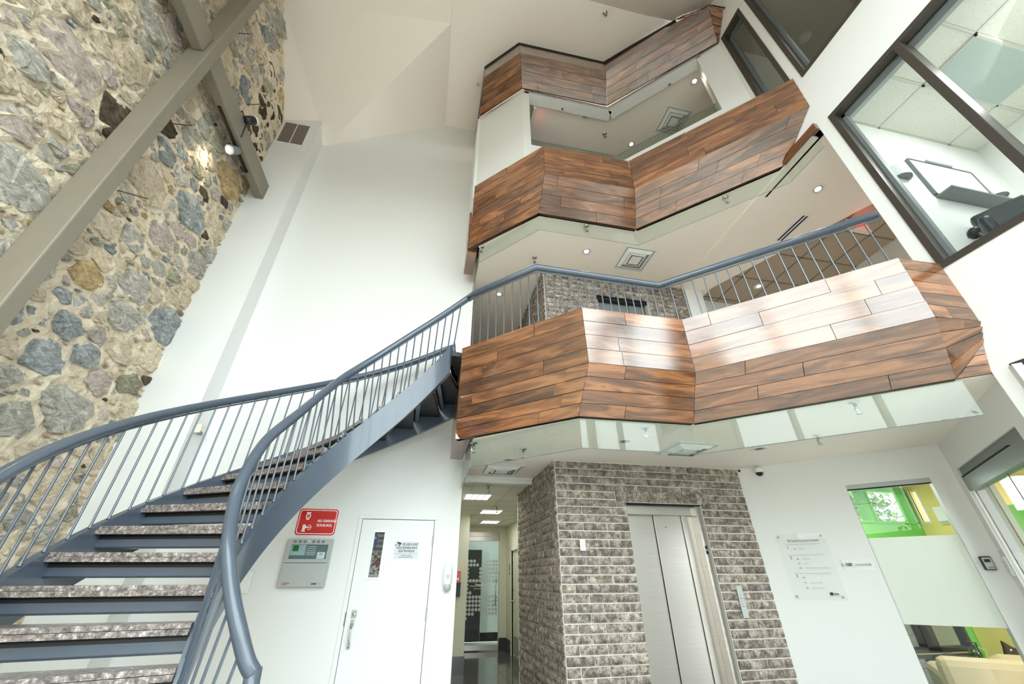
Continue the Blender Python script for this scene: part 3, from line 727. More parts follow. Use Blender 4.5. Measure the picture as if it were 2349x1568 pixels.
m = plank_panel(f3, (V(3.90,2.23,8.92), V(3.945,2.23,8.95), V(3.945,1.93,9.33), V(3.66,1.94,9.30)), 4); bk.add(m.v, m.f)
m = plank_panel(f3, (V(3.66,1.94,9.30), V(3.945,1.93,9.33), V(3.945,2.1,9.9), V(3.62,2.47,10.17)), 4); bk.add(m.v, m.f)
obj('backing', bk, WDARK, f3)
gp = MB()
tt = [V(.29,3.95,10.2)]+[t3[1], t3[2], V(3.62,2.47,10.18)]
for a, b in zip(tt, tt[1:]):
    d = (b-a).normalized(); n = V(d.y, -d.x, 0).normalized()
    gp.prism([a+n*.006-V(0,0,.03), b+n*.006-V(0,0,.03), b+n*.006+V(0,0,.09), a+n*.006+V(0,0,.09)], n*-.02)
gp.box((.285, 3.95, 10.2), (.30, 5.3, 10.275))
obj('shadow_gap', gp, DARK, f3)
ret = MB().prism([V(.275,3.72,9.32), V(.29,3.95,10.2), V(.29,5.3,10.2), V(.275,5.3,9.66)], (.012, 0, 0))
obj('end_panel', ret, WOOD, f3)
obj('end_seam', MB().prism([V(.272,3.72,9.29), V(.272,3.72,9.33), V(.272,5.3,9.67), V(.272,5.3,9.63)], (.01, 0, 0)), DARK, f3)
# wooden return beams at the stair end of the two lower balconies
for f, zb, y0, y1 in ((f1, 2.72, 4.11, 4.94), (f2, 5.82, 4.56, 5.10)):
    obj('end_beam', MB().box((.245, y0, zb), (.40, y1, zb+.88)), WDARK if False else WOOD, f)

# glass smoke curtains below the two lower fascias
def curtain(label, pts, z0, z1, extra=None):
    root = thing('glass_smoke_curtain', label, 'glass panel', z3(pts[1], z1), 'glass smoke curtains')
    for a, b in zip(pts, pts[1:]):
        a, b = z3(a, 0), z3(b, 0); d = (b-a).normalized(); n = V(d.y, -d.x, 0)
        obj('glass_pane', MB().prism([a+d*.004+V(0,0,z0), b-d*.004+V(0,0,z0), b-d*.004+V(0,0,z1), a+d*.004+V(0,0,z1)], n*-.01), CURT, root)
    ed = MB()
    for a, b in zip(pts, pts[1:]): ed.tube([z3(a, z0), z3(b, z0)], .004, 4)
    obj('polished_edge', ed, GREYD, root)
    return root
curtain('frameless glass strip hanging below the lowest wooden balcony', [(.42,5.28),(.42,4.16),(1.31,3.26),(2.45,3.24),(3.84,1.93)], 2.44, 2.74)
curtain('frameless glass strip hanging below the middle wooden balcony', [(.42,5.28),(.42,4.48),(1.15,3.66),(2.62,3.66),(3.93,2.33),(3.93,1.86)], 5.54, 5.84)
gg = thing('glass_guard', 'frameless glass guard inside the third floor opening', 'glass guard', (1.15,3.81,6.7))
for a, b in (((.98,3.81),(2.68,3.81)), ((2.70,3.80),(3.94,2.57))):
    a, b = V(*a,0), V(*b,0); d = (b-a).normalized(); n = V(d.y,-d.x,0)
    obj('glass_pane', MB().prism([a+V(0,0,6.7), b+V(0,0,6.7), b+V(0,0,7.86), a+V(0,0,7.86)], n*-.012), glassy('guard_glass', (.84,.9,.87), .06) if 'guard_glass' not in bpy.data.materials else bpy.data.materials['guard_glass'], gg)
    obj('polished_edge', MB().tube([a+V(0,0,7.862), b+V(0,0,7.862)], .007, 4), GREYD, gg)

# ------------------------------------------------------------------ second floor railing
rl = thing('guard_railing', 'steel railing with round top rail standing on the lowest balcony', 'railing', (.95,3.20,3.66))
RP = [V(.285,3.90,4.44), V(.34,3.80,4.43), V(.95,3.205,4.43), V(2.45,3.225,4.43), V(3.96,1.835,4.43)]
obj('top_rail', MB().tube(RP, .038, 12), BLUE, rl, True)
obj('lower_bar', MB().tube([p-V(0,0,.065) for p in RP], .009, 6), BALU, rl)
bal = MB().tube([(0,0,0), (0,0,.71)], .0075, 6)
b0 = obj('baluster', bal, BALU, None); b0.parent = rl; first = True
for a, b, st in ((RP[1], RP[2], .105), (RP[2], RP[3], .0945), (RP[3], RP[4], .118)):
    L = (b-a).length; n = round(L/st)
    for i in range(n):
        p = a.lerp(b, i/n)
        o = b0 if first else b0.copy()
        if not first: COL.objects.link(o); o.parent = rl
        first = False; o.location = V(p.x, p.y, 3.655)-rootloc(rl)

# ------------------------------------------------------------------ curved stair
SX = [-0.18689785520015548, 3.024219099086459, 1.0424779594709934, 2.0391679254982695, 1.42996338260385, 0.16383332290333152, 3.4886973719770227, 0.17155946615316495, 0.0016086212725175038, -0.014719770621348499, -0.17166417160112168, 0.008141593311779355]
def sp(i, side, off=0, dz=0, da=0):
    x, y, r1, r2, a0, da_, z0, ri, k1, k2, q, t = SX
    a = a0+da_*i+q*i*i*.01+(t if side else 0)+da
    rr = (r2 if side else r1)+k1*(i-7)+k2*(i-7)**2*.1+off
    return V(x+rr*math.cos(a), y+rr*math.sin(a), z0-ri*i+dz)
NI = 19.6
stair = thing('curved_stair', 'curved blue-grey steel stair with granite treads and open risers', 'stairs', sp(20.2, 0)*1+V(-.4,-.3,0))
stair.location.z = 0
def sweep(i0, i1, step, fn):
    mb = MB(); n = int(round((i1-i0)/step)); rings = []
    for k in range(n+1): rings.append(fn(i0+(i1-i0)*k/n))
    m = len(rings[0])
    for r in rings: mb.v += r
    for k in range(n):
        for j in range(m): mb.f.append((k*m+j, k*m+(j+1) % m, (k+1)*m+(j+1) % m, (k+1)*m+j))
    mb.f.append(tuple(range(m))[::-1]); mb.f.append(tuple(n*m+j for j in range(m))); return mb
def strg(side, off0, off1, zt, zb):
    return sweep(-1.25 if side == 0 else -1.0, 20.3, .25, lambda i: [sp(i, side, off0, zt), sp(i, side, off1, zt), sp(i, side, off1, max(zb, -sp(i, side).z)), sp(i, side, off0, max(zb, -sp(i, side).z))])
smooth_angle(obj('inner_stringer', strg(0, -.075, -.02, -.02, -.36), BLUE, stair))
smooth_angle(obj('outer_stringer', strg(1, -.01, .045, .035, -.33), BLUE, stair))
for i in range(0, 20):
    a = [sp(i, 0, -.02, 0, .035), sp(i, 1, 0, 0, .02)]; b = [sp(i-1, 0, -.02, 0, .02), sp(i-1, 1, 0, 0, .0)]
    zt = sp(i, 0).z
    up = [V(p.x, p.y, zt) for p in (a[0], a[1], b[1], b[0])]
    d = (up[1]-up[0]).normalized(); nrm = V(-d.y, d.x, 0)
    if nrm.dot(up[3]-up[0]) > 0: nrm = -nrm
    mb = MB().prism([p-V(0,0,.024) for p in up], (0, 0, .024))
    mb.prism([up[0]+nrm*.012-V(0,0,.052), up[1]+nrm*.012-V(0,0,.052), up[1]-nrm*.07-V(0,0,.052), up[0]-nrm*.07-V(0,0,.052)], (0, 0, .026))
    tr = obj('tread', mb, GRAN, stair)
    pan = MB()
    f0, f1_ = up[0]-nrm*.035, up[1]-nrm*.035
    pan.prism([f0-V(0,0,.135), f1_-V(0,0,.135), f1_-V(0,0,.08), f0-V(0,0,.08)], nrm*-.012)
    pan.prism([f0-V(0,0,.135), f1_-V(0,0,.135), f1_-nrm*.06-V(0,0,.135), f0-nrm*.06-V(0,0,.135)], (0, 0, .01))
    obj('tread_angle', pan, BLUE, tr)
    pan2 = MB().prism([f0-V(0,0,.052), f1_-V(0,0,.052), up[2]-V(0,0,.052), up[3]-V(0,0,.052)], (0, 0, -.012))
    pan2.prism([f0-V(0,0,.08), f1_-V(0,0,.08), f1_-V(0,0,.05), f0-V(0,0,.05)], nrm*-.01)  # dark strip standing in for the shaded gap below the granite
    obj('tread_pan', pan2, BLUE_SHADE, tr)
ld = [sp(-.9,0,-.02), sp(-.9,1), V(.26,4.97,0), V(.26,3.93,0)]
obj('landing_plate', MB().prism([V(p.x, p.y, 3.60) for p in ld], (0, 0, .055)), BLUE_SHADE, stair)
# handrails
def cr(pts, n=8):
    out = []
    for i in range(len(pts)-1):
        p0, p1, p2, p3 = pts[max(i-1, 0)], pts[i], pts[i+1], pts[min(i+2, len(pts)-1)]
        for k in range(n):
            t = k/n; out.append(.5*((2*p1)+(p2-p0)*t+(2*p0-5*p1+4*p2-p3)*t*t+(3*p1-p0-3*p2+p3)*t*t*t))
    out.append(pts[-1]); return out
def pin(px, py, z): return at_z(px, py, z)
IR = [V(.275,3.93,4.45), at_z(1013,724.5,4.20), at_z(941,770,3.90), at_z(870,815,3.60), at_z(798,859,3.275), at_z(751,894,3.00), at_z(690,944,2.66), at_z(625,996,2.39), at_z(589,1040,2.205), at_z(555,1100.6,2.0), at_z(536.6,1158,1.84)]
IR += [V(-1.04,2.70,1.63), V(-.97,2.65,1.49), V(-.895,2.605,1.36), V(-.825,2.58,1.25), V(-.75,2.57,1.13), V(-.71,2.58,1.08)]
irp = cr(IR, 6)
obj('inner_handrail', MB().tube(irp, .037, 12), BLUE, stair, True)
obj('rail_end_post', MB().tube([V(-.71,2.58,1.095), V(-.70,2.60,.9), V(-.69,2.62,.45), V(-.685,2.63,0)], .037, 12), BLUE, stair, True)
obj('inner_lower_bar', MB().tube([p-V(0,0,.055) for p in irp[:70]], .008, 6), BLUE, stair)
orp = [sp(-.2+.25*k, 1, .02, .80) for k in range(int(17.5/.25))]
orp = [sp(-.35, 1, .02, .62), sp(-.33, 1, .02, .79)]+orp[1:]
obj('outer_handrail', MB().tube(orp, .037, 12), BLUE, stair, True)
obj('outer_lower_bar', MB().tube([p-V(0,0,.055) for p in orp[2:]], .008, 6), BLUE, stair)
def along(path, step):
    out = [path[0]]; acc = 0
    for a, b in zip(path, path[1:]):
        L = (b-a).length; d = step-acc
        while d <= L: out.append(a+(b-a)*(d/L)); d += step
        acc = L-(d-step)
    return out
def index_at(side, frac): return -1.2+frac*(20.0+1.2)
# inner balusters: top on the rail, foot on the stringer at the matching step
ip = along(irp, .112)
def ang(p): return math.atan2(p.y-SX[1], p.x-SX[0])
def idx_for(p):
    best = min((abs(((ang(p)-(SX[4]+SX[5]*(i*.05)+SX[10]*(i*.05)**2*.01)+PI) % (2*PI))-PI), i*.05) for i in range(-40, 440)); return best[1]
for p in ip[1:]:
    i = idx_for(p)
    if i > 20: continue
    ft = sp(i, 0, -.047, -.02)
    obj('baluster', MB().tube([ft, ft+(p-ft)*.03, p-V(0,0,.01)], [.011, .0075, .0075], 6), BLUE, stair)
for p in along(orp[2:], .135)[1:]:
    i = idx_for(p)
    ft = sp(i, 1, .017, .035)
    obj('baluster', MB().tube([ft, ft+(p-ft)*.03, p-V(0,0,.01)], [.011, .0075, .0075], 6), BLUE, stair)

# ------------------------------------------------------------------ steel column and beams
col_ = thing('steel_column', 'tall taupe steel column standing before the stone wall', 'column', (-3.115,2.92,0))
obj('shaft', MB().box((-3.23, 2.857, 0), (-3.0, 2.992, 10.1)), TAUPE, col_, bevel=.012)
bm1 = thing('steel_beam', 'taupe steel beam running from the column to the white wall', 'beam', (-3.12,3.0,6.72))
obj('shaft', MB().box((-3.18, 2.993, 6.72), (-3.056, 4.979, 7.04)), TAUPE, bm1, bevel=.012)
bm2 = thing('steel_beam', 'taupe steel beam stub above the column, towards the roof lights', 'beam', (-3.12,2.85,6.72))
obj('shaft', MB().box((-3.18, -.2, 6.72), (-3.056, 2.856, 7.04)), TAUPE, bm2, bevel=.012)
tk = thing('lighting_track', 'black lighting track fixed under the taupe beam', 'light track', (-3.13,4.0,6.72))
obj('track', MB().box((-3.15, 3.5, 6.695), (-3.115, 4.46, 6.719)), BLACK, tk)
obj('end_cap', MB().box((-3.155, 4.44, 6.685), (-3.11, 4.475, 6.719)), BLACK, tk)
def spot(label, p, d, lit, name='track_spotlight'):
    d = Vector(d).normalized(); r = thing(name, label, 'spotlight', p, 'spotlights on the beam')
    obj('housing', MB().lathe(p, d, [(.03, -.10), (.055, -.085), (.062, -.02), (.062, .06), (.056, .062)], 16), GREYD if lit else BLACK, r, True)
    obj('lens', MB().lathe(p, d, [(.05, .063), (.048, .068)], 16), LAMPW if lit else BLACK, r)
    obj('trim_ring', MB().lathe(p, d, [(.064, .045), (.066, .05), (.066, .066), (.058, .068)], 16), PLW, r)
    obj('arm', MB().tube([p-d*.05, V(p.x, p.y, 6.70)], .009, 6), BLACK, r)
    return r
pA = at_x(533, 342, -3.14); spot('lit track spotlight aimed at the stone wall', V(-3.13, pA.y, 6.60), (-.35, -.55, -.8), True)
pB = at_x(574, 273, -3.02); spot('black spotlight on top of the taupe beam, white rim', V(-3.0, pB.y, 7.10), (.3, .25, .5), False, 'track_spotlight')
sl = bpy.data.lights.new('track_spot_glow', 'SPOT'); sl.energy = 60; sl.color = (1, .8, .56); sl.spot_size = 1.5; sl.spot_blend = .8; sl.shadow_soft_size = .05
so = bpy.data.objects.new('track_spot_glow', sl); COL.objects.link(so); so.location = V(-3.15, pA.y-.05, 6.50); so.rotation_euler = Vector((-.30, -.15, -.9)).to_track_quat('-Z', 'Y').to_euler()

# ------------------------------------------------------------------ white steel door in the back wall
door = struct('door_1', MB().box((-.695, 5.315, 0), (.136, 5.36, 2.07)) if False else cells(MB(), 'y', 5.312, 5.355, -.695, .136, .01, 2.066, [(-.535, -.425, 1.475, 1.93)]), WHITE, 'white steel door with a narrow wired window', 'door')
dfm = MB()
dfm.box((-.745, 5.288, 0), (-.70, 5.36, 2.071)).box((.141, 5.288, 0), (.186, 5.36, 2.071)).box((-.745, 5.288, 2.071), (.186, 5.36, 2.115))
obj('frame', dfm, WHITE, door, bevel=.004)
obj('frame_stop', MB().box((-.72, 5.36, 0), (.16, 5.37, 2.085)), DARK, door) if False else None
obj('shadow_gap', MB().box((-.7005, 5.335, 0), (-.6945, 5.34, 2.071)).box((.1355, 5.335, 0), (.1415, 5.34, 2.071)).box((-.70, 5.335, 2.065), (.141, 5.34, 2.0715)), DARK, door)
lt = MB().box((-.555, 5.303, 1.455), (-.535, 5.313, 1.95)).box((-.425, 5.303, 1.455), (-.405, 5.313, 1.95)).box((-.535, 5.303, 1.93), (-.425, 5.313, 1.95)).box((-.535, 5.303, 1.455), (-.425, 5.313, 1.475))
obj('window_bead', lt, PLW, door)
wp = obj('window_pane', MB().box((-.535, 5.33, 1.475), (-.425, 5.336, 1.93)), GLASS, door)
wm = MB()
for i in range(1, 9): wm.box((-.535+.11*i/9-.0005, 5.326, 1.475), (-.535+.11*i/9+.0005, 5.328, 1.93))
for i in range(1, 37): wm.box((-.535, 5.326, 1.475+.455*i/37-.0005), (-.425, 5.328, 1.475+.455*i/37+.0005))
obj('wire_mesh', wm, GREYD, wp)
for z in (1.85, 1.13, .3): obj('hinge', MB().tube([(.139, 5.288, z-.055), (.139, 5.288, z+.055)], .009, 8), GREYP, door)
obj('latch_guard', MB().box((-.706, 5.286, 1.04), (-.697, 5.30, 1.16)), GREYD, door)
db = obj('deadbolt', MB().box((-.645, 5.304, 1.105), (-.592, 5.314, 1.178)), GREYP, door, bevel=.008)
obj('key_cylinder', MB().lathe((-.618, 5.305, 1.14), (0,-1,0), [(.017, 0), (.016, .012), (.010, .014)], 14), CHROME, db, True)
hd = obj('door_handle', MB().box((-.642, 5.302, 1.03), (-.602, 5.314, 1.095)), GREYP, door, bevel=.01)
obj('grip', MB().tube([(-.622,5.300,1.05), (-.622,5.262,1.03), (-.622,5.25,.99), (-.622,5.25,.93), (-.622,5.262,.885), (-.622,5.303,.865)], [.014,.012,.009,.009,.010,.012], 8), CHROME, hd, True)
obj('lower_plate', MB().box((-.638, 5.304, .84), (-.604, 5.314, .90)), GREYP, hd, bevel=.008)
# what the door window shows: the dim stair to the garage
gr = MB().box((-1.2, 5.42, -.1), (-1.1, 7.4, 2.6)).box((.3, 5.42, -.1), (.32, 7.4, 2.6)).box((-1.2, 7.3, -.1), (.32, 7.4, 2.6)).box((-1.2, 5.42, 2.6), (.32, 7.4, 2.7))
struct('wall_garage', gr, GREYW, 'dim walls of the garage stair behind the door', 'wall')
area('garage_fill', (-.4, 6.3, 2.55), (0,0,-1), .6, .3, 14)  # fill light added behind the door, no fitting there
lv = thing('louvre_panel', 'grey slatted louvre seen through the door window', 'louvre', (-.7,7.2,2.0))
for i in range(11): obj('slat', MB().box((-1.0, 7.22, 1.66+i*.075), (-.35, 7.29, 1.70+i*.075)), GREYP, lv)
bs = thing('garage_notice', 'blue notice board seen through the door window', 'sign', (-.62,6.4,1.9)); obj('board', MB().box((-.72, 6.4, 1.84), (-.60, 6.41, 2.02)), plain('blue_notice', srgb(50, 80, 170), .5), bs)
bs2 = thing('number_plate', 'white plate with a black figure behind the door window', 'sign', (-.6,5.9,1.55)); obj('board', MB().box((-.66, 5.9, 1.44), (-.58, 5.91, 1.68)), PLW, bs2)
text('figure', '0', (-.62, 5.898, 1.50), (1,0,0), (0,0,1), .2, BKINK, bs2, 'CENTER', sx=.6)
bw = thing('wooden_crate', 'brown wooden crate low behind the door window', 'crate', (-.4,6.6,1.3)); 
for i in range(5): obj('plank', MB().box((-.62, 6.5, .9+i*.16), (-.2, 6.55, 1.04+i*.16)), plain('crate_wood', srgb(150, 104, 70), .7) if 'crate_wood' not in bpy.data.materials else bpy.data.materials['crate_wood'], bw)
obj('post', MB().box((-.64, 6.55, 0), (-.58, 6.6, 1.75)).box((-.24, 6.55, 0), (-.18, 6.6, 1.75)), bpy.data.materials['crate_wood'], bw)

# ------------------------------------------------------------------ signs and boxes on the back wall
Y0 = 5.30
def rrect(x0, x1, z0, z1, r, y, n=5):
    pts = []
    for (cx_, cz_, a0) in ((x1-r, z1-r, 0), (x0+r, z1-r, 90), (x0+r, z0+r, 180), (x1-r, z0+r, 270)):
        for k in range(n+1):
            a = math.radians(a0+90*k/n); pts.append((cx_+r*math.cos(a), y, cz_+r*math.sin(a)))
    return pts
sg = thing('garage_sign', 'red sign AU GARAGE SOUS-SOL with white valve symbols above the panel', 'sign', (-1.2,5.30,1.89))
obj('plate', MB().prism(rrect(-1.405, -.98, 1.888, 2.162, .035, 5.299), (0, -.004, 0)), RED, sg)
fr = MB(); o_ = rrect(-1.394, -.991, 1.899, 2.151, .03, 5.2945); i_ = rrect(-1.386, -.999, 1.907, 2.143, .025, 5.2945)
n = len(o_); fr.v = [V(*p) for p in o_+i_]; fr.f = [(k, (k+1) % n, (k+1) % n+n, k+n) for k in range(n)]
obj('border', fr, WHINK, sg)
text('lettering', 'AU GARAGE', (-1.19, 5.2945, 2.025), (1,0,0), (0,0,1), .037, WHINK, sg, bold=.0012)
text('lettering', 'SOUS-SOL', (-1.19, 5.2945, 1.978), (1,0,0), (0,0,1), .037, WHINK, sg, bold=.0012)
va = MB()
va.box((-1.325, 5.2944, 2.115), (-1.275, 5.2938, 2.125)); va.box((-1.315, 5.2944, 2.045), (-1.285, 5.2938, 2.055)); va.box((-1.302, 5.2944, 2.06), (-1.298, 5.2938, 2.11))
def ringmesh(mb, cx_, cz_, rx, rz, t, y):
    n = 20; b = len(mb.v)
    for k in range(n):
        a = 2*PI*k/n; mb.v.append(V(cx_+rx*math.cos(a), y, cz_+rz*math.sin(a)))
    for k in range(n):
        a = 2*PI*k/n; mb.v.append(V(cx_+(rx-t)*math.cos(a), y, cz_+(rz-t)*math.sin(a)))
    for k in range(n): mb.f.append((b+k, b+(k+1) % n, b+(k+1) % n+n, b+k+n))
ringmesh(va, -1.30, 2.085, .027, .033, .011, 5.294)
va.prism([(-1.335,5.2944,1.935),(-1.305,5.2944,1.935),(-1.305,5.2944,1.955),(-1.285,5.2944,1.962),(-1.285,5.2944,1.972),(-1.305,5.2944,1.98),(-1.305,5.2944,1.995),(-1.335,5.2944,1.995)], (0,-.0006,0))
va.box((-1.34, 5.2944, 1.922), (-1.30, 5.2938, 1.932)); ringmesh(va, -1.262, 1.966, .019, .028, .006, 5.294); va.box((-1.285, 5.2944, 1.963), (-1.24, 5.2938, 1.969))
obj('valve_symbol', va, WHINK, sg)
obj('screw', MB().lathe((-1.19, 5.295, 2.146), (0,-1,0), [(.005,0),(.004,.002)], 8).lathe((-1.19, 5.295, 1.902), (0,-1,0), [(.005,0),(.004,.002)], 8), BRASS, sg)

fp = thing('fire_alarm_control', 'light grey fire alarm panel with green display under the red sign', 'control panel', (-1.2,5.30,1.39))
obj('back_box', MB().box((-1.425, 5.245, 1.385), (-.965, 5.299, 1.845)), GREYP, fp, bevel=.004)
dr_ = MB(); cells(dr_, 'y', 5.228, 5.244, -1.425, -.985, 1.615, 1.842, [(-1.385, -1.005, 1.648, 1.79)]); obj('upper_door', dr_, GREYP, fp)
ld_ = obj('lower_door', MB().box((-1.425, 5.228, 1.39), (-.985, 5.244, 1.608)), GREYP, fp, bevel=.003)
sl_ = MB()
for i, x in enumerate((-1.355, -1.305, -1.255, -1.165, -1.115, -1.065)): sl_.box((x-.016, 5.2275, 1.803), (x+.016, 5.229, 1.831))
obj('vent_slots', sl_, GREYD, fp)
obj('lock', MB().lathe((-1.21, 5.228, 1.817), (0,-1,0), [(.01,0),(.009,.006)], 12), CHROME, fp)
fc = obj('keypad_face', MB().box((-1.385, 5.238, 1.648), (-1.005, 5.243, 1.79)), plain('panel_slate', srgb(112, 124, 134), .3), fp)
obj('display', MB().box((-1.365, 5.233, 1.722), (-1.305, 5.237, 1.78)), LCD, fc)
obj('display_plate', MB().box((-1.383, 5.2355, 1.684), (-1.232, 5.2375, 1.787)), plain('panel_pale_blue', srgb(176, 190, 204), .35), fc)
ky = MB()
for r in range(5):
    for cc in range(6): ky.box((-1.215+cc*.0155, 5.233, 1.686+r*.0195), (-1.205+cc*.0155, 5.237, 1.693+r*.0195))
obj('keys', ky, PLW, fc)
obj('paper_card', MB().box((-1.103, 5.232, 1.65), (-1.022, 5.234, 1.714)), PLW, fc)
obj('card_header', MB().box((-1.08, 5.2312, 1.692), (-1.045, 5.2318, 1.701)), BLINK, fc)
obj('clear_window', MB().box((-1.385, 5.2295, 1.648), (-1.005, 5.2305, 1.79)), GLASS, fp)
text('lettering', 'Quick', (-1.10, 5.2278, 1.412), (1,0,0), (0,0,1), .022, BKINK, fp, bold=.0012, shear=.2)
text('lettering', 'START', (-1.045, 5.2278, 1.412), (1,0,0), (0,0,1), .018, LGINK, fp, shear=.2)
for k, s_ in enumerate(('CALL FOR SERVICE', 'AND INSPECTION', 'REQUIRED')): text('lettering', s_, (-1.385, 5.2278, 1.424-k*.0095), (1,0,0), (0,0,1), .0085, REDINK, fp, bold=.0003)

sv = thing('surveillance_sign', 'pale notice CES LIEUX SONT SOUS SURVEILLANCE stuck on the white door', 'sign', (-.155,5.31,1.66))
obj('plate', MB().box((-.292, 5.3085, 1.655), (-.018, 5.3115, 1.838)), plain('notice_grey', srgb(206, 208, 212), .5), sv)
for s_, z, sz, xo in (('CES LIEUX SONT', 1.795, .033, -.122), ('SOUS SURVEILLANCE', 1.76, .033, -.155), ('ELECTRONIQUE', 1.726, .033, -.155)):
    text('lettering', s_, (xo, 5.308, z), (1,0,0), (0,0,1), sz, BKINK, sv, 'CENTER', bold=.0008, shear=.1, sx=.74)
obj('rule', MB().box((-.285, 5.308, 1.707), (-.025, 5.3083, 1.7085)), BKINK, sv)
for s_, z in (('THIS AREA IS UNDER', 1.688), ('ELECTRONIC SURVEILLANCE', 1.670)): text('lettering', s_, (-.155, 5.308, z), (1,0,0), (0,0,1), .0125, BKINK, sv, 'CENTER', bold=.0003, shear=.1)
cs = MB().prism([(-.272,5.3082,1.818),(-.262,5.3082,1.832),(-.218,5.3082,1.818),(-.228,5.3082,1.800)], (0,-.0006,0)).prism([(-.285,5.3082,1.79),(-.28,5.3082,1.79),(-.262,5.3082,1.805),(-.268,5.3082,1.81)], (0,-.0006,0)).box((-.29,5.3082,1.786),(-.285,5.3078,1.805)).box((-.25,5.3082,1.79),(-.235,5.3078,1.803))
obj('camera_symbol', cs, BKINK, sv)

sd = thing('soap_dispenser', 'white soap dispenser with grey push plate right of the door', 'dispenser', (.338,5.30,1.345))
def pill(z0, z1, hw, d0, d1): return None
bd = MB(); rings = []
for (z, hw, dp) in ((1.36,.034,.05),(1.39,.047,.075),(1.44,.056,.09),(1.52,.056,.085),(1.57,.052,.07),(1.60,.042,.05),(1.612,.026,.03)):
    ring = [V(.338+hw*math.cos(a), 5.299-dp*max(0, math.sin(a))**.8, z) for a in [PI*k/10 for k in range(11)]]; rings.append(ring)
for r in rings: bd.v += r
for j in range(len(rings)-1):
    for k_ in range(10): bd.f.append((j*11+k_, j*11+k_+1, (j+1)*11+k_+1, (j+1)*11+k_))
bd.f.append(tuple(range(11))); bd.f.append(tuple((len(rings)-1)*11+k_ for k_ in range(11)))
obj('body', bd, PLW, sd, True)
obj('push_plate', MB().lathe((.338, 5.27, 1.385), (0,-.9,-.3), [(.040, .0), (.042, .03), (.034, .05), (.012, .056)], 16), GREYP, sd, True)
obj('sight_window', MB().prism([(.318,5.2115,1.50),(.358,5.2115,1.50),(.353,5.2115,1.465),(.338,5.2115,1.45),(.323,5.2115,1.465)], (0,-.003,0)), GREYP, sd)

mt = thing('motion_sensor', 'small cream sensor box on the white pier above the stair', 'sensor', (-2.72,4.98,3.0))
p = at_x(458, 984, -2.66); obj('body', MB().box((-2.699, p.y-.04, p.z-.05), (-2.63, p.y+.04, p.z+.05)), CREAM, mt, bevel=.006); obj('lens', MB().box((-2.66, p.y-.03, p.z-.062), (-2.625, p.y+.03, p.z-.03)), GREYD, mt)
pl_ = thing('padlock', 'small brass padlock on the white wall, seen through the stair', 'padlock', at_y(432, 1307, 5.27))
p = at_y(432, 1308, 5.27); obj('body', MB().box((p.x-.022, 5.262, p.z-.028), (p.x+.022, 5.285, p.z+.018)), BRASS, pl_, bevel=.004)
obj('shackle', MB().tube([p+V(-.014,0,.018), p+V(-.014,0,.045), p+V(0,0,.058), p+V(.014,0,.045), p+V(.014,0,.03)], .004, 6), CHROME, pl_); obj('hasp', MB().box((p.x-.01, 5.285, p.z+.02), (p.x+.01, 5.30, p.z+.07)), GREYP, pl_)
bx = thing('junction_box', 'white junction box behind the inner stair stringer', 'electrical box', at_y(562, 1336, 5.30)); p = at_y(562, 1334, 5.28)
obj('body', MB().box((p.x-.06, 5.25, p.z-.1), (p.x+.06, 5.299, p.z+.1)), PLW, bx, bevel=.004)
obj('cover', MB().box((p.x-.05, 5.244, p.z-.09), (p.x+.05, 5.251, p.z+.09)), PLW, bx, bevel=.003)

gl = thing('return_air_grille', 'dark square return air grille high on the white pier', 'vent', (-3.06,4.98,8.5))
x0, x1, z0, z1 = -3.28, -2.855, 8.225, 8.82
obj('frame', MB().box((x0-.03, 4.965, z0-.03), (x1+.03, 4.979, z0)).box((x0-.03, 4.965, z1), (x1+.03, 4.979, z1+.03)).box((x0-.03, 4.965, z0), (x0, 4.979, z1)).box((x1, 4.965, z0), (x1+.03, 4.979, z1)).box(((x0+x1)/2-.006, 4.963, z0), ((x0+x1)/2+.006, 4.979, z1)), PLW, gl)
obj('backing', MB().box((x0, 4.974, z0), (x1, 4.979, z1)), plain('grille_backing', srgb(70, 58, 52), .8), gl)
for i in range(24):
    z = z0+(z1-z0)*(i+.5)/24; obj('slat', MB().prism([(x0,4.973,z-.008),(x1,4.973,z-.008),(x1,4.966,z+.004),(x0,4.966,z+.004)], (0,.001,.002)), plain('grille_brown', srgb(132, 116, 106), .5) if 'grille_brown' not in bpy.data.materials else bpy.data.materials['grille_brown'], gl)

# ------------------------------------------------------------------ elevator
el = thing('elevator_door', 'brushed steel elevator door in the grey brick wall', 'elevator door', (2.91,4.9,0))
YE = 4.90
hdr = obj('header', MB().box((2.41, YE-.06, 2.135), (3.41, YE+.04, 2.245)), STEEL, el)
obj('jamb', MB().box((2.405, YE-.10, 0), (2.425, YE+.04, 2.24)), STEEL, el); obj('jamb', MB().box((3.36, YE-.12, 0), (3.415, YE+.02, 2.24)), STEEL, el)
obj('soffit_plate', MB().box((2.40, 4.75, 2.236), (3.42, YE, 2.245)), DARK, el)
obj('door_leaf', MB().box((2.425, YE+.03, .01), (2.83, YE+.05, 2.135)), STEEL, el, bevel=.002)
obj('door_leaf', MB().box((2.836, YE+.012, .01), (3.21, YE+.035, 2.135)), STEEL, el, bevel=.002)
obj('door_leaf', MB().box((3.214, YE-.005, .01), (3.36, YE+.02, 2.135)), STEEL, el, bevel=.002)
obj('key_hole', MB().lathe((2.98, YE+.012, 2.0), (0,-1,0), [(.007,0),(.006,.003)], 10), DARK, el)
pt_ = obj('floor_plate', MB().box((3.375, YE-.124, 1.70), (3.405, YE-.119, 1.79)), BLACK, el); text('lettering', 'RC', (3.39, YE-.1245, 1.735), (1,0,0), (0,0,1), .03, WHINK, el, 'CENTER')
for x in (2.6, 2.66, 2.72): obj('rivet', MB().lathe((x+.2, YE-.061, 2.19), (0,-1,0), [(.004,0),(.003,.002)], 6), CHROME, hdr)
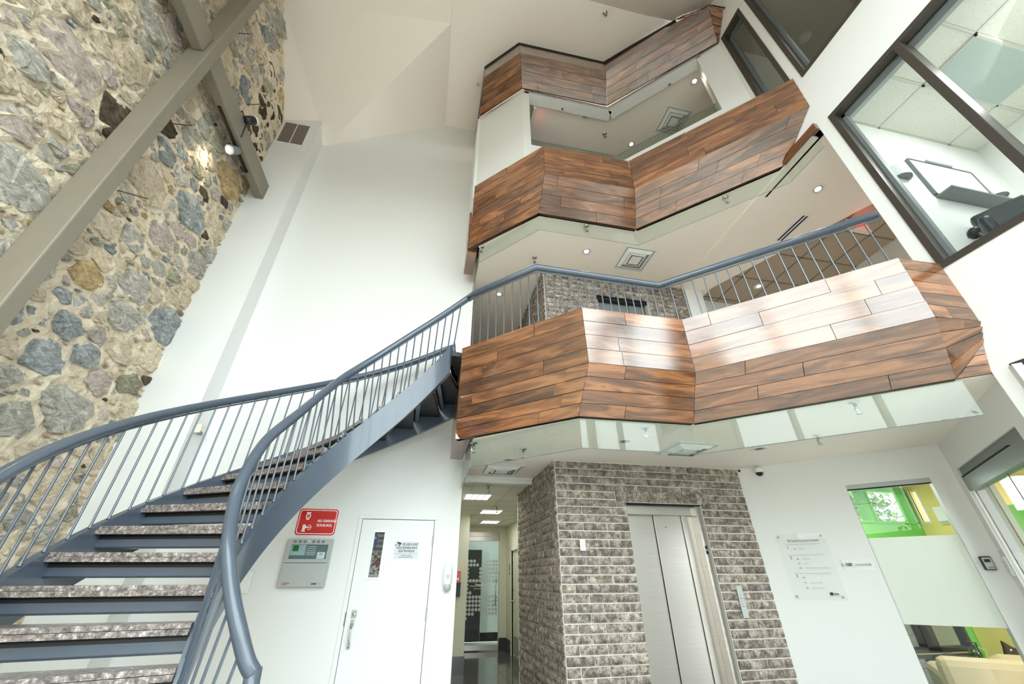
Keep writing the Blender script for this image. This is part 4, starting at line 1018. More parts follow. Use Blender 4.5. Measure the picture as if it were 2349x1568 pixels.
cs_ = thing('call_station', 'slim steel elevator call plate on the brick', 'call plate', at_y(1702, 1380, 4.72)); p = at_y(1702, 1379, 4.715)
obj('plate', MB().box((p.x-.037, 4.703, p.z-.155), (p.x+.037, 4.712, p.z+.155)), GREYP, cs_, bevel=.003)
for dz in (.045, -.035): obj('button', MB().lathe((p.x, 4.703, p.z+dz), (0,-1,0), [(.014,0),(.013,.006),(.008,.008)], 12), CHROME, cs_, True)
sp_ = thing('switch_plate', 'small white wall plate on the brick left of the elevator', 'wall plate', at_y(1337, 1250, 4.71)); p = at_y(1336.5, 1249.5, 4.708)
obj('plate', MB().box((p.x-.033, 4.700, p.z-.058), (p.x+.033, 4.709, p.z+.058)), PLW, sp_, bevel=.003)
for dz in (.028, 0, -.028): obj('slot', MB().box((p.x-.004, 4.698, p.z+dz-.003), (p.x+.004, 4.701, p.z+dz+.003)), GREYD, sp_)
e2 = thing('elevator_door', 'dark elevator door on the second floor behind the railing', 'elevator door', (2.85,4.85,3.66))
obj('header', MB().box((2.40, 4.76, 5.38), (3.31, 4.86, 5.45)), BLACK, e2); obj('door_leaf', MB().box((2.44, 4.85, 3.66), (3.0, 4.87, 5.38)), GREYD, e2); obj('door_leaf', MB().box((3.005, 4.84, 3.66), (3.27, 4.86, 5.38)), GREYD, e2)
obj('jamb', MB().box((2.40, 4.78, 3.66), (2.44, 4.86, 5.38)), STEEL, e2); obj('jamb', MB().box((3.27, 4.78, 3.66), (3.31, 4.86, 5.38)), STEEL, e2)

# ------------------------------------------------------------------ corridor: glass door, side door, ceiling
def tile_ceiling(name, label, z, x0, x1, y0, y1, dx, dy, mt_, gm, ox=0, oy=0, kind='structure'):
    root = struct(name, MB().box((x0, y0, z+.012), (x1, y1, z+.03)), mt_, label, 'ceiling')
    g = MB(); x = x0+ox
    xs = []; ys = []
    while x < x1: xs.append(x); x += dx
    y = y0+oy
    while y < y1: ys.append(y); y += dy
    for x in xs: g.box((x-.012, y0, z-.002), (x+.012, y1, z+.012))
    for y in ys: g.box((x0, y-.012, z-.002), (x1, y+.012, z+.012))
    obj('grid', g, gm, root)
    xs = [x0]+[x for x in xs if x > x0]+[x1]; ys = [y0]+[y for y in ys if y > y0]+[y1]
    for a, b in zip(xs, xs[1:]):
        for c_, d in zip(ys, ys[1:]):
            if b-a > .05 and d-c_ > .05: obj('tile', MB().box((a+.014, c_+.014, z+.002), (b-.014, d-.014, z+.012)), mt_, root)
    return root
tile_ceiling('ceiling_corridor', 'white acoustic tile ceiling of the narrow corridor', 2.66, .445, 2.24, 5.92, 11.6, .61, .61, CTILE, GRIDW, .25, .3)
mo = MB().box((.445, 5.82, 2.64), (1.52, 5.92, 2.72)).box((.445, 5.80, 2.69), (1.52, 5.94, 2.72))
struct('trim_2', mo, PLW, 'white moulding across the corridor ceiling', 'trim')
for k_, (x, y) in enumerate(((.86, 7.05), (1.36, 8.72), (1.6, 10.4))):
    t = thing('troffer_light', ['nearest recessed square light of the corridor ceiling', 'second recessed square light of the corridor ceiling', 'farthest recessed square light of the corridor ceiling'][k_], 'ceiling light', (x,y,2.655), 'corridor ceiling lights')
    obj('frame', MB().box((x-.23, y-.28, 2.645), (x+.23, y-.255, 2.657)).box((x-.23, y+.255, 2.645), (x+.23, y+.28, 2.657)).box((x-.23, y-.255, 2.645), (x-.205, y+.255, 2.657)).box((x+.205, y-.255, 2.645), (x+.23, y+.255, 2.657)), PLW, t)
    obj('diffuser', MB().box((x-.205, y-.255, 2.65), (x+.205, y+.255, 2.657)), LAMPC, t)
    lb = MB()
    for q in range(1, 4): lb.box((x-.205+.41*q/4-.004, y-.255, 2.645), (x-.205+.41*q/4+.004, y+.255, 2.651))
    obj('louvre', lb, PLW, t)
    area('corridor_lamp', (x, y, 2.62), (0,0,-1), .4, .5, 16, (1,1,.96))
gd = thing('glass_door', 'frameless glass door with white dots at the corridor end', 'door', (1.63,11.6,0))
xa, xb = 1.20, 2.05
obj('top_rail', MB().box((xa, 11.60, 2.33), (xb, 11.68, 2.43)), STEEL, gd); obj('transom', MB().box((xa, 11.59, 2.44), (xb, 11.7, 2.54)), STEEL, gd); obj('bottom_rail', MB().box((xa, 11.60, .02), (xb, 11.68, .12)), STEEL, gd)
gp_ = obj('glass_pane', MB().box((xa, 11.635, .12), (xb, 11.645, 2.33)), GLASS, gd)
obj('pull_handle', MB().tube([(1.965,11.60,.92), (1.965,11.57,.95), (1.965,11.57,1.45), (1.965,11.60,1.48)], .013, 8), CHROME, gd, True)
dm = MB(); dr = .037
rows_ = ['1110001111', '1111001111', '1000111111', '1000111111', '1000111111', '1111111111', '1000000000', '1000000000', '1100000000', '1111111111', '1111111111', '1111111111', '1111111111', '1110011111', '1000000000']
for r, row in enumerate(rows_):
    for c_, ch in enumerate(row):
        if ch == '1': dm.lathe((xa+.045+c_*.083, 11.6345, 1.86-r*.087), (0,-1,0), [(dr, 0), (dr, .001)], 14)
obj('dot_film', dm, DOT, gp_)
text('lettering', 'hedhofis', (1.46, 11.632, 1.30), (1,0,0), (0,0,1), .115, WHINK, gd, bold=.002); obj('logo_bar', MB().box((1.33, 11.632, 1.30), (1.45, 11.6335, 1.312)).box((1.33, 11.632, 1.30), (1.342, 11.6335, 1.33)).box((1.438, 11.632, 1.30), (1.45, 11.6335, 1.33)), WHINK, gd)
text('lettering', 'ESPACE DE COLLABORATION', (1.42, 11.632, 1.24), (1,0,0), (0,0,1), .036, WHINK, gd); text('lettering', 'ET DE TRAVAIL', (1.62, 11.632, 1.19), (1,0,0), (0,0,1), .03, WHINK, gd)
# vestibule beyond the glass door with its black board
struct('wall_vestibule', MB().box((.6, 13.3, 0), (3.2, 13.4, 3.0)).box((.5, 11.72, 0), (.6, 13.4, 3.0)).box((2.9, 11.72, 0), (3.0, 13.4, 3.0)).box((.5, 11.72, 2.9), (3.2, 13.4, 3.0)), plain('pale_teal_paint', srgb(204, 216, 212), .6), 'pale vestibule walls beyond the glass door', 'wall')
struct('baseboard_vestibule', MB().box((.6, 13.28, 0), (2.9, 13.3, .2)), DARK, 'black baseboard beyond the glass door', 'baseboard')
area('vestibule_fill', (1.9, 12.4, 2.85), (0,0,-1), .8, .8, 22)  # added fill light for the space beyond the glass door, without a fitting
bb = thing('black_board', 'tall black panel standing behind the glass door', 'panel', (1.5,13.0,0)); obj('board', MB().box((1.0, 13.0, .05), (1.78, 13.05, 2.2)), BLACK, bb, bevel=.004); obj('edge_trim', MB().box((1.78, 12.99, .05), (1.79, 13.06, 2.2)), GREYD, bb)
hs = thing('hall_sensor', 'round black sensor high behind the glass door', 'sensor', (1.42,11.9,2.2)); obj('dome', MB().lathe((1.37, 13.28, 2.62), (0,-1,0), [(.06,0),(.055,.03),(.02,.05)], 14), BLACK, hs, True); obj('base', MB().lathe((1.37, 13.298, 2.62), (0,-1,0), [(.07,0),(.065,.02)], 14), PLW, hs)
d2 = struct('door_2', MB().box((2.275, 10.03, .01), (2.315, 10.87, 2.05)), CREAM, 'cream corridor door with steel kick plate', 'door')
obj('frame', MB().box((2.215, 9.96, 0), (2.27, 10.02, 2.11)).box((2.215, 10.88, 0), (2.27, 10.94, 2.11)).box((2.215, 9.96, 2.06), (2.27, 10.94, 2.12)), CREAM, d2)
obj('knob', MB().lathe((2.275, 10.80, 1.02), (-1,0,0), [(.028,0),(.012,.02),(.012,.04),(.028,.05),(.026,.07),(.01,.078)], 14), CHROME, d2, True)
obj('key_cylinder', MB().lathe((2.275, 10.80, 1.22), (-1,0,0), [(.02,0),(.018,.012)], 12), CHROME, d2); obj('kick_plate', MB().box((2.268, 10.06, .04), (2.274, 10.84, .36)), STEEL, d2)
wk = thing('corridor_intercom', 'slim grey plate beside the cream corridor door', 'wall plate', (2.23,11.05,1.7)); obj('plate', MB().box((2.222, 11.0, 1.55), (2.239, 11.12, 1.78)), GREYD, wk, bevel=.004); obj('button', MB().box((2.216, 11.04, 1.6), (2.223, 11.08, 1.64)), PLW, wk)
bsb = MB().box((.445, 9.10, 0), (.98, 9.118, .25)).box((.976, 9.12, 0), (.99, 11.6, .25))
struct('baseboard_left', bsb, plain('black_tile', srgb(46, 46, 46), .2), 'black tile baseboard on the corridor left side', 'baseboard')
struct('baseboard_right', MB().box((2.06, 11.585, 0), (2.24, 11.599, .25)).box((2.222, 10.95, 0), (2.238, 11.6, .25)), bpy.data.materials['black_tile'], 'black tile baseboard beside the glass door', 'baseboard')
fa = thing('fire_alarm_pull', 'red fire alarm pull station just past the wall corner', 'alarm', (.80,9.1,1.47)); p = at_y(1049, 1326, 9.08)
obj('body', MB().box((p.x-.1, 9.06, p.z-.12), (p.x+.06, 9.118, p.z+.12)), RED, fa, bevel=.01); obj('handle', MB().box((p.x-.06, 9.045, p.z-.03), (p.x+.03, 9.06, p.z+.01)), WHINK, fa)
bk_ = thing('black_wall_box', 'black box on the corridor wall just past the corner', 'wall box', (.82,9.1,1.2)); p = at_y(1050, 1354, 9.08)
obj('body', MB().box((p.x-.12, 9.03, p.z-.1), (p.x+.045, 9.118, p.z+.12)), BLACK, bk_, bevel=.006); obj('lid', MB().box((p.x-.125, 9.02, p.z+.10), (p.x+.05, 9.118, p.z+.135)), BLACK, bk_, bevel=.006)

# ------------------------------------------------------------------ office front: window, plaques, camera
wdw = MB()
cbox(wdw, s0, s1, 2.345, 2.39, -.08, -.02)
w1 = struct('window_1', wdw, GREYP, 'tall office window with a frosted film band', 'window')
gpn = obj('pane', cbox(MB(), s0, s1, .12, 2.345, -.055, -.047), GLASSW, w1)
obj('frosted_film', cbox(MB(), s0, s1, 1.045, 1.83, -.0465, -.045), FROST, w1)
obj('shadow_line', cbox(MB(), s0, s1, 2.335, 2.346, -.046, -.03), DARK, w1)
obj('edge_seal', cbox(MB(), s0, s0+.004, .12, 2.345, -.06, -.01), GREYD, w1)
pqp = [cpt(*q) for q in ((1777,1226), (1890,1222), (1822,1372))]
def sof(p): return (p-CC).dot(CD)
sA, sB = .21, .705
zA, zB = 1.24, 1.905
dp = thing('tenant_directory', 'clear acrylic directory 50 Saint-Charles Ouest on the white wall', 'directory sign', cpos((sA+sB)/2, zA))
obj('panel', cbox(MB(), sA, sB, zA, zB, .02, .026), ACRYL, dp)
for (s_, z_) in ((sA+.035, zB-.03), (sB-.035, zB-.03), (sA+.035, zA+.035), (sB-.035, zA+.035)): obj('standoff', MB().lathe(cpos(s_, z_), CN, [(.008,0),(.008,.026),(.011,.028),(.009,.034)], 12), CHROME, dp, True)
def ct(s_, st, z_, size, mat, par, **k): return text('lettering', st, cpos(s_, z_, .0268), CD, (0,0,1), size, mat, par, **k)
ct(sA+.11, '50 Saint-Charles Ouest', zB-.085, .036, BKINK, dp, sx=.92)
zc = zB-.13
lines = [('rule',), ('1', '100', 'Hedhofis'), ('rule',), ('2', '200', 'Gemmapark'), ('', '201', 'Studyo'), ('', '202', 'MJM Conseillers en Acoustique inc.'), ('rule',), ('3', '300', ''), ('', '301', 'Innovation DEAP'), ('', '302', 'Gestion Pro-Park')]
zz = {0: zB-.115, 1: zB-.165, 2: zB-.225, 3: zB-.27, 4: zB-.315, 5: zB-.36, 6: zB-.41, 7: zB-.455, 8: zB-.505, 9: zB-.555}
for k_, ln in enumerate(lines):
    if ln[0] == 'rule': obj('rule', cbox(MB(), sA+.075, sB-.07, zz[k_], zz[k_]+.0022, .0262, .0268), GYINK, dp); continue
    if ln[0]: ct(sA+.085, ln[0], zz[k_]+.008, .04, BKINK, dp)
    ct(sA+.145, ln[1], zz[k_], .017, GYINK, dp, bold=.0004)
    if ln[2]: ct(sA+.20, ln[2], zz[k_], .017, LGINK, dp)
obj('logo', MB().obox(CC, CD, CN, V(0,0,1), sB-.145, sB-.115, .0262, .0268, zA+.048, zA+.075), BKINK, dp); ct(sB-.108, 'BTB', zA+.05, .024, BKINK, dp, bold=.0008)
q100 = cpt(1968, 1294); sM = sof(q100)
s1_ = thing('suite_plaque', 'small clear plaque reading 100 beside the frosted window', 'sign', cpos(sM, q100.z))
obj('panel', cbox(MB(), sM-.155, sM+.135, q100.z-.05, q100.z+.05, .012, .018), ACRYL, s1_)
for s_ in (sM-.135, sM+.11): obj('standoff', MB().lathe(cpos(s_, q100.z), CN, [(.007,0),(.007,.018),(.010,.02),(.008,.026)], 12), CHROME, s1_, True)
text('lettering', '100', cpos(sM-.115, q100.z-.014, .0188), CD, (0,0,1), .042, BKINK, s1_, bold=.0012); text('lettering', 'Hedhofis', cpos(sM-.02, q100.z-.012, .0188), CD, (0,0,1), .032, LGINK, s1_)
obj('rule', cbox(MB(), sM-.035, sM-.0335, q100.z-.03, q100.z+.03, .0182, .0188), GYINK, s1_)
cmr = thing('dome_camera', 'white dome security camera at the top of the office wall', 'camera', cpt(1741, 1084)); p = cpt(1741, 1080)
obj('base', MB().lathe(p, CN, [(.062,0),(.06,.03),(.05,.045)], 20), PLW, cmr, True); obj('housing', MB().lathe(p+CN*.05+V(0,0,-.005), V(0,0,-1), [(.05,-.035),(.056,-.01),(.056,.02),(.045,.024)], 20), PLW, cmr, True)
obj('dome', MB().lathe(p+CN*.05+V(0,0,-.03), V(0,0,-1), [(.043,0),(.04,.018),(.028,.034),(.01,.042)], 20), BLACK, cmr, True)
hl = thing('cable_hole', 'small round black hole beside the brick top corner', 'cable outlet', cpt(1694, 1079)); p = cpt(1695.5, 1079.5); obj('grommet', MB().lathe(p, CN, [(.016,0),(.016,.004),(.011,.006)], 14), BLACK, hl); obj('rim', MB().lathe(p, CN, [(.019,0),(.019,.002)], 14), GREYP, hl)
lb_ = thing('key_lock_box', 'black and silver key lock box by the glass office door', 'lock box', cpt(2264, 1291)); p = cpt(2264, 1291); sm = sof(p)
obj('body', cbox(MB(), sm-.042, sm+.042, p.z-.058, p.z+.058, .0005, .035), BLACK, lb_, bevel=.008)
obj('face', cbox(MB(), sm-.030, sm+.036, p.z-.052, p.z+.048, .034, .040), GREYP, lb_, bevel=.006); obj('dial_cover', cbox(MB(), sm-.02, sm+.022, p.z+.008, p.z+.034, .0395, .044), BLACK, lb_, bevel=.004)
text('lettering', 'BlogRite', cpos(sm-.014, p.z-.04, .0405), CD, (0,0,1), .014, BKINK, lb_)

# glass office door in the entrance wall
sh = MB(); gbox(sh, .14, 1.8, 2.39, 2.42, -.1, 0)
gdr = thing('glass_office_door', 'glass office door under a grey steel header by the lock box', 'door', gpos(.9, 0))
obj('header', gbox(MB(), .145, 1.8, 2.30, 2.42, -.10, -.02), GREYD, gdr)
obj('operator_box', gbox(MB(), .165, 1.8, 2.20, 2.33, -.085, .0), plain('operator_grey', srgb(126, 132, 124), .4, metal=.3), gdr)
obj('shadow_line', gbox(MB(), .18, 1.5, 2.332, 2.345, -.03, .001), DARK, gdr)
for k_, (a, b) in enumerate(((.16, .52), (.53, 1.06), (1.07, 1.8))):
    g_ = obj('glass_pane', gbox(MB(), a, b, .02, 2.20, -.052, -.044), GLASSW, gdr)
    obj('polished_edge', gbox(MB(), a-.006, a+.004, .02, 2.20, -.05, -.04), CHROME, g_)
    dd = MB()
    for r in range(9):
        for c_ in range(int((b-a)/.085)): dd.lathe(gpos(a+.05+c_*.085, 1.62-r*.075, -.0438), GN, [(.033,0),(.033,.0006)], 12)
    obj('dot_film', dd, DOT, g_)
obj('bottom_rail', gbox(MB(), .16, 1.8, .0, .08, -.06, -.03), STEEL, gdr)
ic = thing('door_intercom', 'slim white intercom beside the black lock box', 'intercom', gpos(.08, 1.5))
obj('plate', gbox(MB(), .055, .125, 1.46, 1.62, 0.0005, .02), PLW, ic, bevel=.004)
for z_ in (1.5, 1.535, 1.57): obj('button', gbox(MB(), .08, .10, z_, z_+.012, .0195, .022), GREYP, ic)
# window_4: dark framed low window at the right edge
def yframe(name, y0, y1, z0, z1, x, d, t, label, mulls=(), zm=()):
    mb = MB().box((x-.012, y0, z0), (x+d, y0+t, z1)).box((x-.012, y1-t, z0), (x+d, y1, z1)).box((x-.012, y0+t, z1-t), (x+d, y1-t, z1)).box((x-.012, y0+t, z0), (x+d, y1-t, z0+t))
    f = struct(name, mb, FRAME, label, 'window')
    for m_ in mulls: obj('mullion', MB().box((x-.02, m_-.032, z0+t), (x+d, m_+.032, z1-t)), FRAME, f, bevel=.004)
    ys = [y0+t]+list(mulls)+[y1-t]
    ys = sorted(ys)
    for a, b in zip(ys, ys[1:]): obj('pane', MB().box((x+d*.55, a, z0+t), (x+d*.55+.008, b, z1-t)), GLASSW, f)
    ib = MB().box((x+d*.6, y0+t, z0+t), (x+d, y0+t*1.6, z1-t)).box((x+d*.6, y1-t*1.6, z0+t), (x+d, y1-t, z1-t)).box((x+d*.6, y0+t, z1-t*1.6), (x+d, y1-t, z1-t)); obj('inner_bead', ib, GREYD, f)
    return f
yframe('window_2', .2, 1.69, 3.61, 5.825, 3.95, .14, .055, 'large dark framed window into the meeting room', (.972,))
yframe('window_3', .2, 1.66, 6.63, 8.95, 3.95, .14, .055, 'dark framed window of the third floor room', (.93,))
yframe('window_5', 1.77, 2.18, 6.80, 8.95, 3.95, .14, .055, 'narrow dark framed window above the middle balcony')
yframe('window_4', .2, 1.70, .25, 2.74, 3.95, .14, .06, 'dark framed ground floor window at the picture edge')
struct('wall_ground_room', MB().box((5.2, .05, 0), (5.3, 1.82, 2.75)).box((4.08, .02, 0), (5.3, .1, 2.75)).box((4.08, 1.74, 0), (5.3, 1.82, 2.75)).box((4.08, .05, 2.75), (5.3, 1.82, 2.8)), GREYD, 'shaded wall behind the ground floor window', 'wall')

# ------------------------------------------------------------------ meeting room behind the large window
mr = MB().box((4.07, 1.745, 3.64), (6.3, 1.83, 6.05)).box((6.28, .1, 3.64), (6.4, 1.83, 6.05)).box((4.07, .06, 3.64), (6.4, .16, 6.05)).box((4.0, .06, 3.5), (6.4, 1.83, 3.64))
struct('wall_meeting_room', mr, plain('room_white', srgb(234, 236, 234), .6), 'white walls of the meeting room', 'wall')
tile_ceiling('ceiling_meeting_room', 'acoustic tile ceiling of the meeting room', 5.985, 4.07, 6.28, .16, 1.745, 1.05, .48, CTILE, GRIDW, .72, .14)
pnl = thing('ceiling_light_panel', 'frosted rectangular light panel in the meeting room ceiling', 'ceiling light', (5.3,1.02,5.98))
obj('diffuser', MB().box((4.81, .80, 5.968), (5.82, 1.25, 5.98)), plain('teal_diffuser', srgb(176, 190, 184), .3), pnl); obj('frame', MB().box((4.79, .78, 5.97), (4.81, 1.27, 5.984)).box((5.82, .78, 5.97), (5.84, 1.27, 5.984)).box((4.79, 1.25, 5.97), (5.84, 1.27, 5.984)).box((4.79, .78, 5.97), (5.84, .80, 5.984)), GRIDW, pnl)
area('meeting_room_fill', (5.2, .6, 5.93), (-.2,.15,-1), 1.0, .5, 80, (1,.99,.96))  # added fill light brightening the room; the ceiling panel itself does not glow
hdb = MB().box((4.09, .2, 5.80), (4.2, 1.74, 5.98)); struct('trim_3', hdb, GREYP, 'grey header box above the meeting room window', 'trim')
wbp = [at_y(*q, 1.74) for q in ((2083,371), (2218,397), (2145,450))]
wb = thing('whiteboard', 'framed whiteboard with pen tray on the meeting room wall', 'whiteboard', (5.24,1.74,4.8))
xa, xb, za, zb = 4.79, 5.68, 4.80, 5.37
obj('board', MB().box((xa, 1.722, za), (xb, 1.744, zb)), PLW, wb); obj('frame', MB().box((xa-.015, 1.715, za), (xa, 1.745, zb)).box((xb, 1.715, za), (xb+.015, 1.745, zb)).box((xa, 1.715, zb), (xb, 1.745, zb+.015)).box((xa, 1.715, za-.015), (xb, 1.745, za)), GREYD, wb)
obj('clip_rail', MB().box((xa+.25, 1.70, zb+.01), (xb-.28, 1.72, zb+.035)), GREYP, wb); obj('pen_tray', MB().box((xa, 1.60, za-.04), (xb+.06, 1.744, za-.02)), GREYD, wb)
er = thing('board_eraser', 'dark blue eraser lying on the whiteboard tray', 'eraser', (5.6,1.68,4.79)); obj('body', MB().box((5.46, 1.63, 4.782), (5.62, 1.69, 4.815)), plain('eraser_blue', srgb(60, 76, 120), .7), er, bevel=.004); obj('felt', MB().box((5.46, 1.63, 4.7815), (5.62, 1.69, 4.788)), BLACK, er)
for k_, q in enumerate(((2070, 392), (2290, 436))):
    p = at_y(*q, 1.70); t = thing('wall_sconce', ['white half-round wall sconce left of the whiteboard', 'white half-round wall sconce right of the whiteboard'][k_], 'wall lamp', (p.x,1.744,p.z), 'meeting room sconces')
    sh_ = MB(); n_ = 12
    for z_ in (p.z-.075, p.z+.075):
        for a in range(n_+1): an = PI*a/n_; sh_.v.append(V(p.x+.10*math.cos(an), 1.743-.085*math.sin(an), z_))
    for a in range(n_): sh_.f.append((a, a+1, n_+2+a, n_+1+a))
    obj('shade', sh_, PLW, t, True); obj('bulb_plate', MB().prism([V(p.x+.098*math.cos(PI*a/n_), 1.743-.083*math.sin(PI*a/n_), p.z-.06) for a in range(n_+1)], (0,0,.004)), GREYD, t)
# black leather armchair and round armrest knob of the meeting room
sf = thing('leather_armchair', 'black leather armchair in the meeting room, seen over the sill', 'armchair', (4.75,1.45,3.641))
A_, B_ = V(4.86,1.70,0), V(5.03,1.36,0); AX = (B_-A_).normalized(); AY = V(AX.y, -AX.x, 0)      # AY: towards the viewer
if AY.x > 0: AY = -AY
W_ = (B_-A_).length
def abox(a, b, c_, d, e, f): return MB().obox(A_, AX, AY, V(0,0,1), a, b, c_, d, e, f)
obj('backrest', abox(.0, W_, -.06, .07, 4.02, 4.395), LEATHER, sf, bevel=.035); obj('seat', abox(.07, W_-.05, .06, .34, 3.90, 4.06), LEATHER, sf, bevel=.035)
obj('armrest', abox(.0, .085, .02, .30, 3.80, 4.22), LEATHER, sf, bevel=.035); obj('armrest', abox(W_-.04, W_+.06, .0, .24, 3.80, 4.30), LEATHER, sf, bevel=.035); obj('base', abox(.02, W_-.02, .0, .44, 3.645, 3.92), BLACK, sf)
arm_knob = thing('armrest_knob', 'black round armrest knob in front of the leather armchair', 'lamp', (4.3,1.5,3.641)); p = at_x(2236, 534, 4.42)  # round head on a stem stands in for a chair's armrest knob
obj('head', MB().lathe(p, (.2,-.5,-.4), [(.015,-.045),(.045,-.03),(.055,0),(.05,.02),(.02,.028)], 16), BLACK, arm_knob, True); obj('stem', MB().tube([p, p+V(.0,-.03,-.10), V(p.x, p.y-.05, 3.66)], [.02,.018,.016], 8), BLACK, arm_knob); obj('base', MB().lathe((p.x, p.y-.05, 3.641), (0,0,1), [(.07,0),(.07,.02),(.03,.03)], 16), BLACK, arm_knob)

# third floor room behind windows 3 and 5
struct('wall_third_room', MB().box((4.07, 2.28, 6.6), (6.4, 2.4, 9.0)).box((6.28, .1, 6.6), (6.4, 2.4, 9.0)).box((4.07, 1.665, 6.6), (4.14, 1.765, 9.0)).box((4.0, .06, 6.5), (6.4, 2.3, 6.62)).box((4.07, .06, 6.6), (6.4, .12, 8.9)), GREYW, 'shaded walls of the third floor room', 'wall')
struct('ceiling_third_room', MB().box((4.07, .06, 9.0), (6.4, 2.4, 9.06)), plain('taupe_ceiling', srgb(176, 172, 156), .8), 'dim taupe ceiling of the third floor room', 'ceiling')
q = at_z(1848, 87, 8.99); sk = thing('ceiling_speaker', 'round grey ceiling speaker behind the upper dark window', 'speaker', q)
obj('ring', MB().lathe((q.x, q.y, 9.0), (0,0,-1), [(.10,0),(.10,.008),(.085,.014)], 20), GREYP, sk); obj('grille', MB().lathe((q.x, q.y, 8.987), (0,0,-1), [(.083,0),(.07,.004)], 20), GREYW, sk)
area('third_room_fill', (5.3, .8, 8.9), (0,.2,-1), .6, .6, 7, (1,.97,.9))  # weak fill light added to the room, no visible source

# ------------------------------------------------------------------ ceiling fittings
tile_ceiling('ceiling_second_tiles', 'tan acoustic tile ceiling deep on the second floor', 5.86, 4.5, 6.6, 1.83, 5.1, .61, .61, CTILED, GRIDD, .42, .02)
def sprinkler(label, p, group, mat=CHROME):
    t = thing('sprinkler', label, 'sprinkler', p, group)
    x, y, z = p
    obj('escutcheon', MB().lathe(p, (0,0,-1), [(.042,.001),(.042,.006),(.022,.014)], 14), mat, t, True)
    obj('body', MB().lathe(p, (0,0,-1), [(.013,.012),(.013,.045),(.018,.048),(.018,.058),(.008,.06)], 10), mat, t, True)
    obj('yoke', MB().tube([(x-.012,y,z-.056),(x-.026,y,z-.075),(x-.006,y,z-.098)], .0035, 5).tube([(x+.012,y,z-.056),(x+.026,y,z-.075),(x+.006,y,z-.098)], .0035, 5).tube([(x,y,z-.06),(x,y,z-.098)], .004, 5), mat, t)
    obj('deflector', MB().lathe((x,y,z-.10), (0,0,-1), [(.024,0),(.024,.004)], 10), mat, t)
    return t
proto = None
def sprk(px, py, z, label, group):
    global proto
    p = at_z(px, py, z)
    if proto is None: proto = sprinkler(label, p, group); return
    dup(proto, p, label, group)
for a in (((1087,1015,2.72,'chrome sprinkler nearest the stair under the lowest balcony','lobby soffit sprinklers'), (1200,1029,2.72,'chrome sprinkler second from the stair under the lowest balcony','lobby soffit sprinklers'),
  (1480,980,2.72,'chrome sprinkler above the elevator beside the square diffuser','lobby soffit sprinklers'), (1958,922,2.72,'chrome sprinkler behind the glass strip at the right balcony end','lobby soffit sprinklers'), (1873,997,2.72,'chrome sprinkler in front of the office wall dome camera','lobby soffit sprinklers'),
  (1120,1114,2.655,'first sprinkler in the corridor tile ceiling','corridor sprinklers'), (1140,1162,2.655,'second sprinkler in the corridor tile ceiling','corridor sprinklers'),
  (1104,566,5.82,'chrome sprinkler at the left end of the second floor soffit','second floor sprinklers'), (1226,590,5.82,'chrome sprinkler over the bend of the grey top rail','second floor sprinklers'), (1345,518,5.82,'chrome sprinkler behind the middle glass strip','second floor sprinklers'), (1664,453,5.82,'chrome sprinkler at the right of the middle glass strip','second floor sprinklers'),
  (1289,243,9.0,'sprinkler near the exit sign on the third floor ceiling','third floor sprinklers'), (1387,307,9.0,'sprinkler left of the lower third floor lamp','third floor sprinklers'), (1533,187,9.0,'sprinkler left of the upper third floor lamp','third floor sprinklers'),
  (1388,29,10.30,'sprinkler on the sloping atrium ceiling above the top fascia','atrium ceiling sprinklers'), (1096,190,10.30,'sprinkler on the atrium ceiling left of the top fascia','atrium ceiling sprinklers'))): sprk(*a)
def downlight(label, p, group, lit, power=0, col=(1,.86,.68), r=.062):
    t = thing('downlight', label, 'downlight', p, group)
    obj('trim_ring', MB().lathe(p, (0,0,-1), [(r+.02,.0005),(r+.018,.006),(r,.007),(r-.004,.001)], 22), PLW, t, True)
    obj('reflector', MB().lathe(p, (0,0,-1), [(r-.002,.002),(r-.004,.0055),(r*.6,.004)], 22), GREYP if lit else plain('tan_reflector', srgb(176,164,148), .4) if 'tan_reflector' not in bpy.data.materials else bpy.data.materials['tan_reflector'], t, True)
    obj('lamp', MB().lathe(p, (0,0,-1), [(r*.62,.004),(r*.6,.008),(r*.3,.012)], 18), LAMPW if lit else GREYD, t, True)
    if lit and power:
        l = bpy.data.lights.new('downlight_beam', 'SPOT'); l.energy = power; l.color = col; l.spot_size = 2.2; l.spot_blend = .7; l.shadow_soft_size = .06
        o = bpy.data.objects.new('downlight_beam', l); COL.objects.link(o); o.location = p+V(0,0,-.03)
for px, py, z, lit, pw, lb, gr in ((1433,1011,2.72,0,0,'unlit recessed lamp left of the square diffuser above the elevator','lobby downlights'), (1742,1028,2.72,0,0,'unlit recessed lamp right of the square diffuser above the elevator','lobby downlights'), (1168,1054,2.72,0,0,'unlit recessed lamp by the corridor entrance','lobby downlights'),
   (1345,576,5.82,1,18,'lit recessed lamp beside the second floor diffuser','second floor downlights'), (1145,674,5.82,1,18,'lit recessed lamp seen through the left railing bars','second floor downlights'), (1876,433,5.82,1,18,'lit recessed lamp above the linear slot diffuser','second floor downlights'), (1740,656,5.86,1,10,'orange lit lamp in the tan tile ceiling','second floor downlights'),
   (1593,186,9.0,1,22,'upper bright lamp of the third floor opening','third floor downlights'), (1448,330,9.0,1,22,'lower bright lamp of the third floor opening','third floor downlights')):
    downlight(lb, at_z(px, py, z), gr, lit, pw)
dproto = None
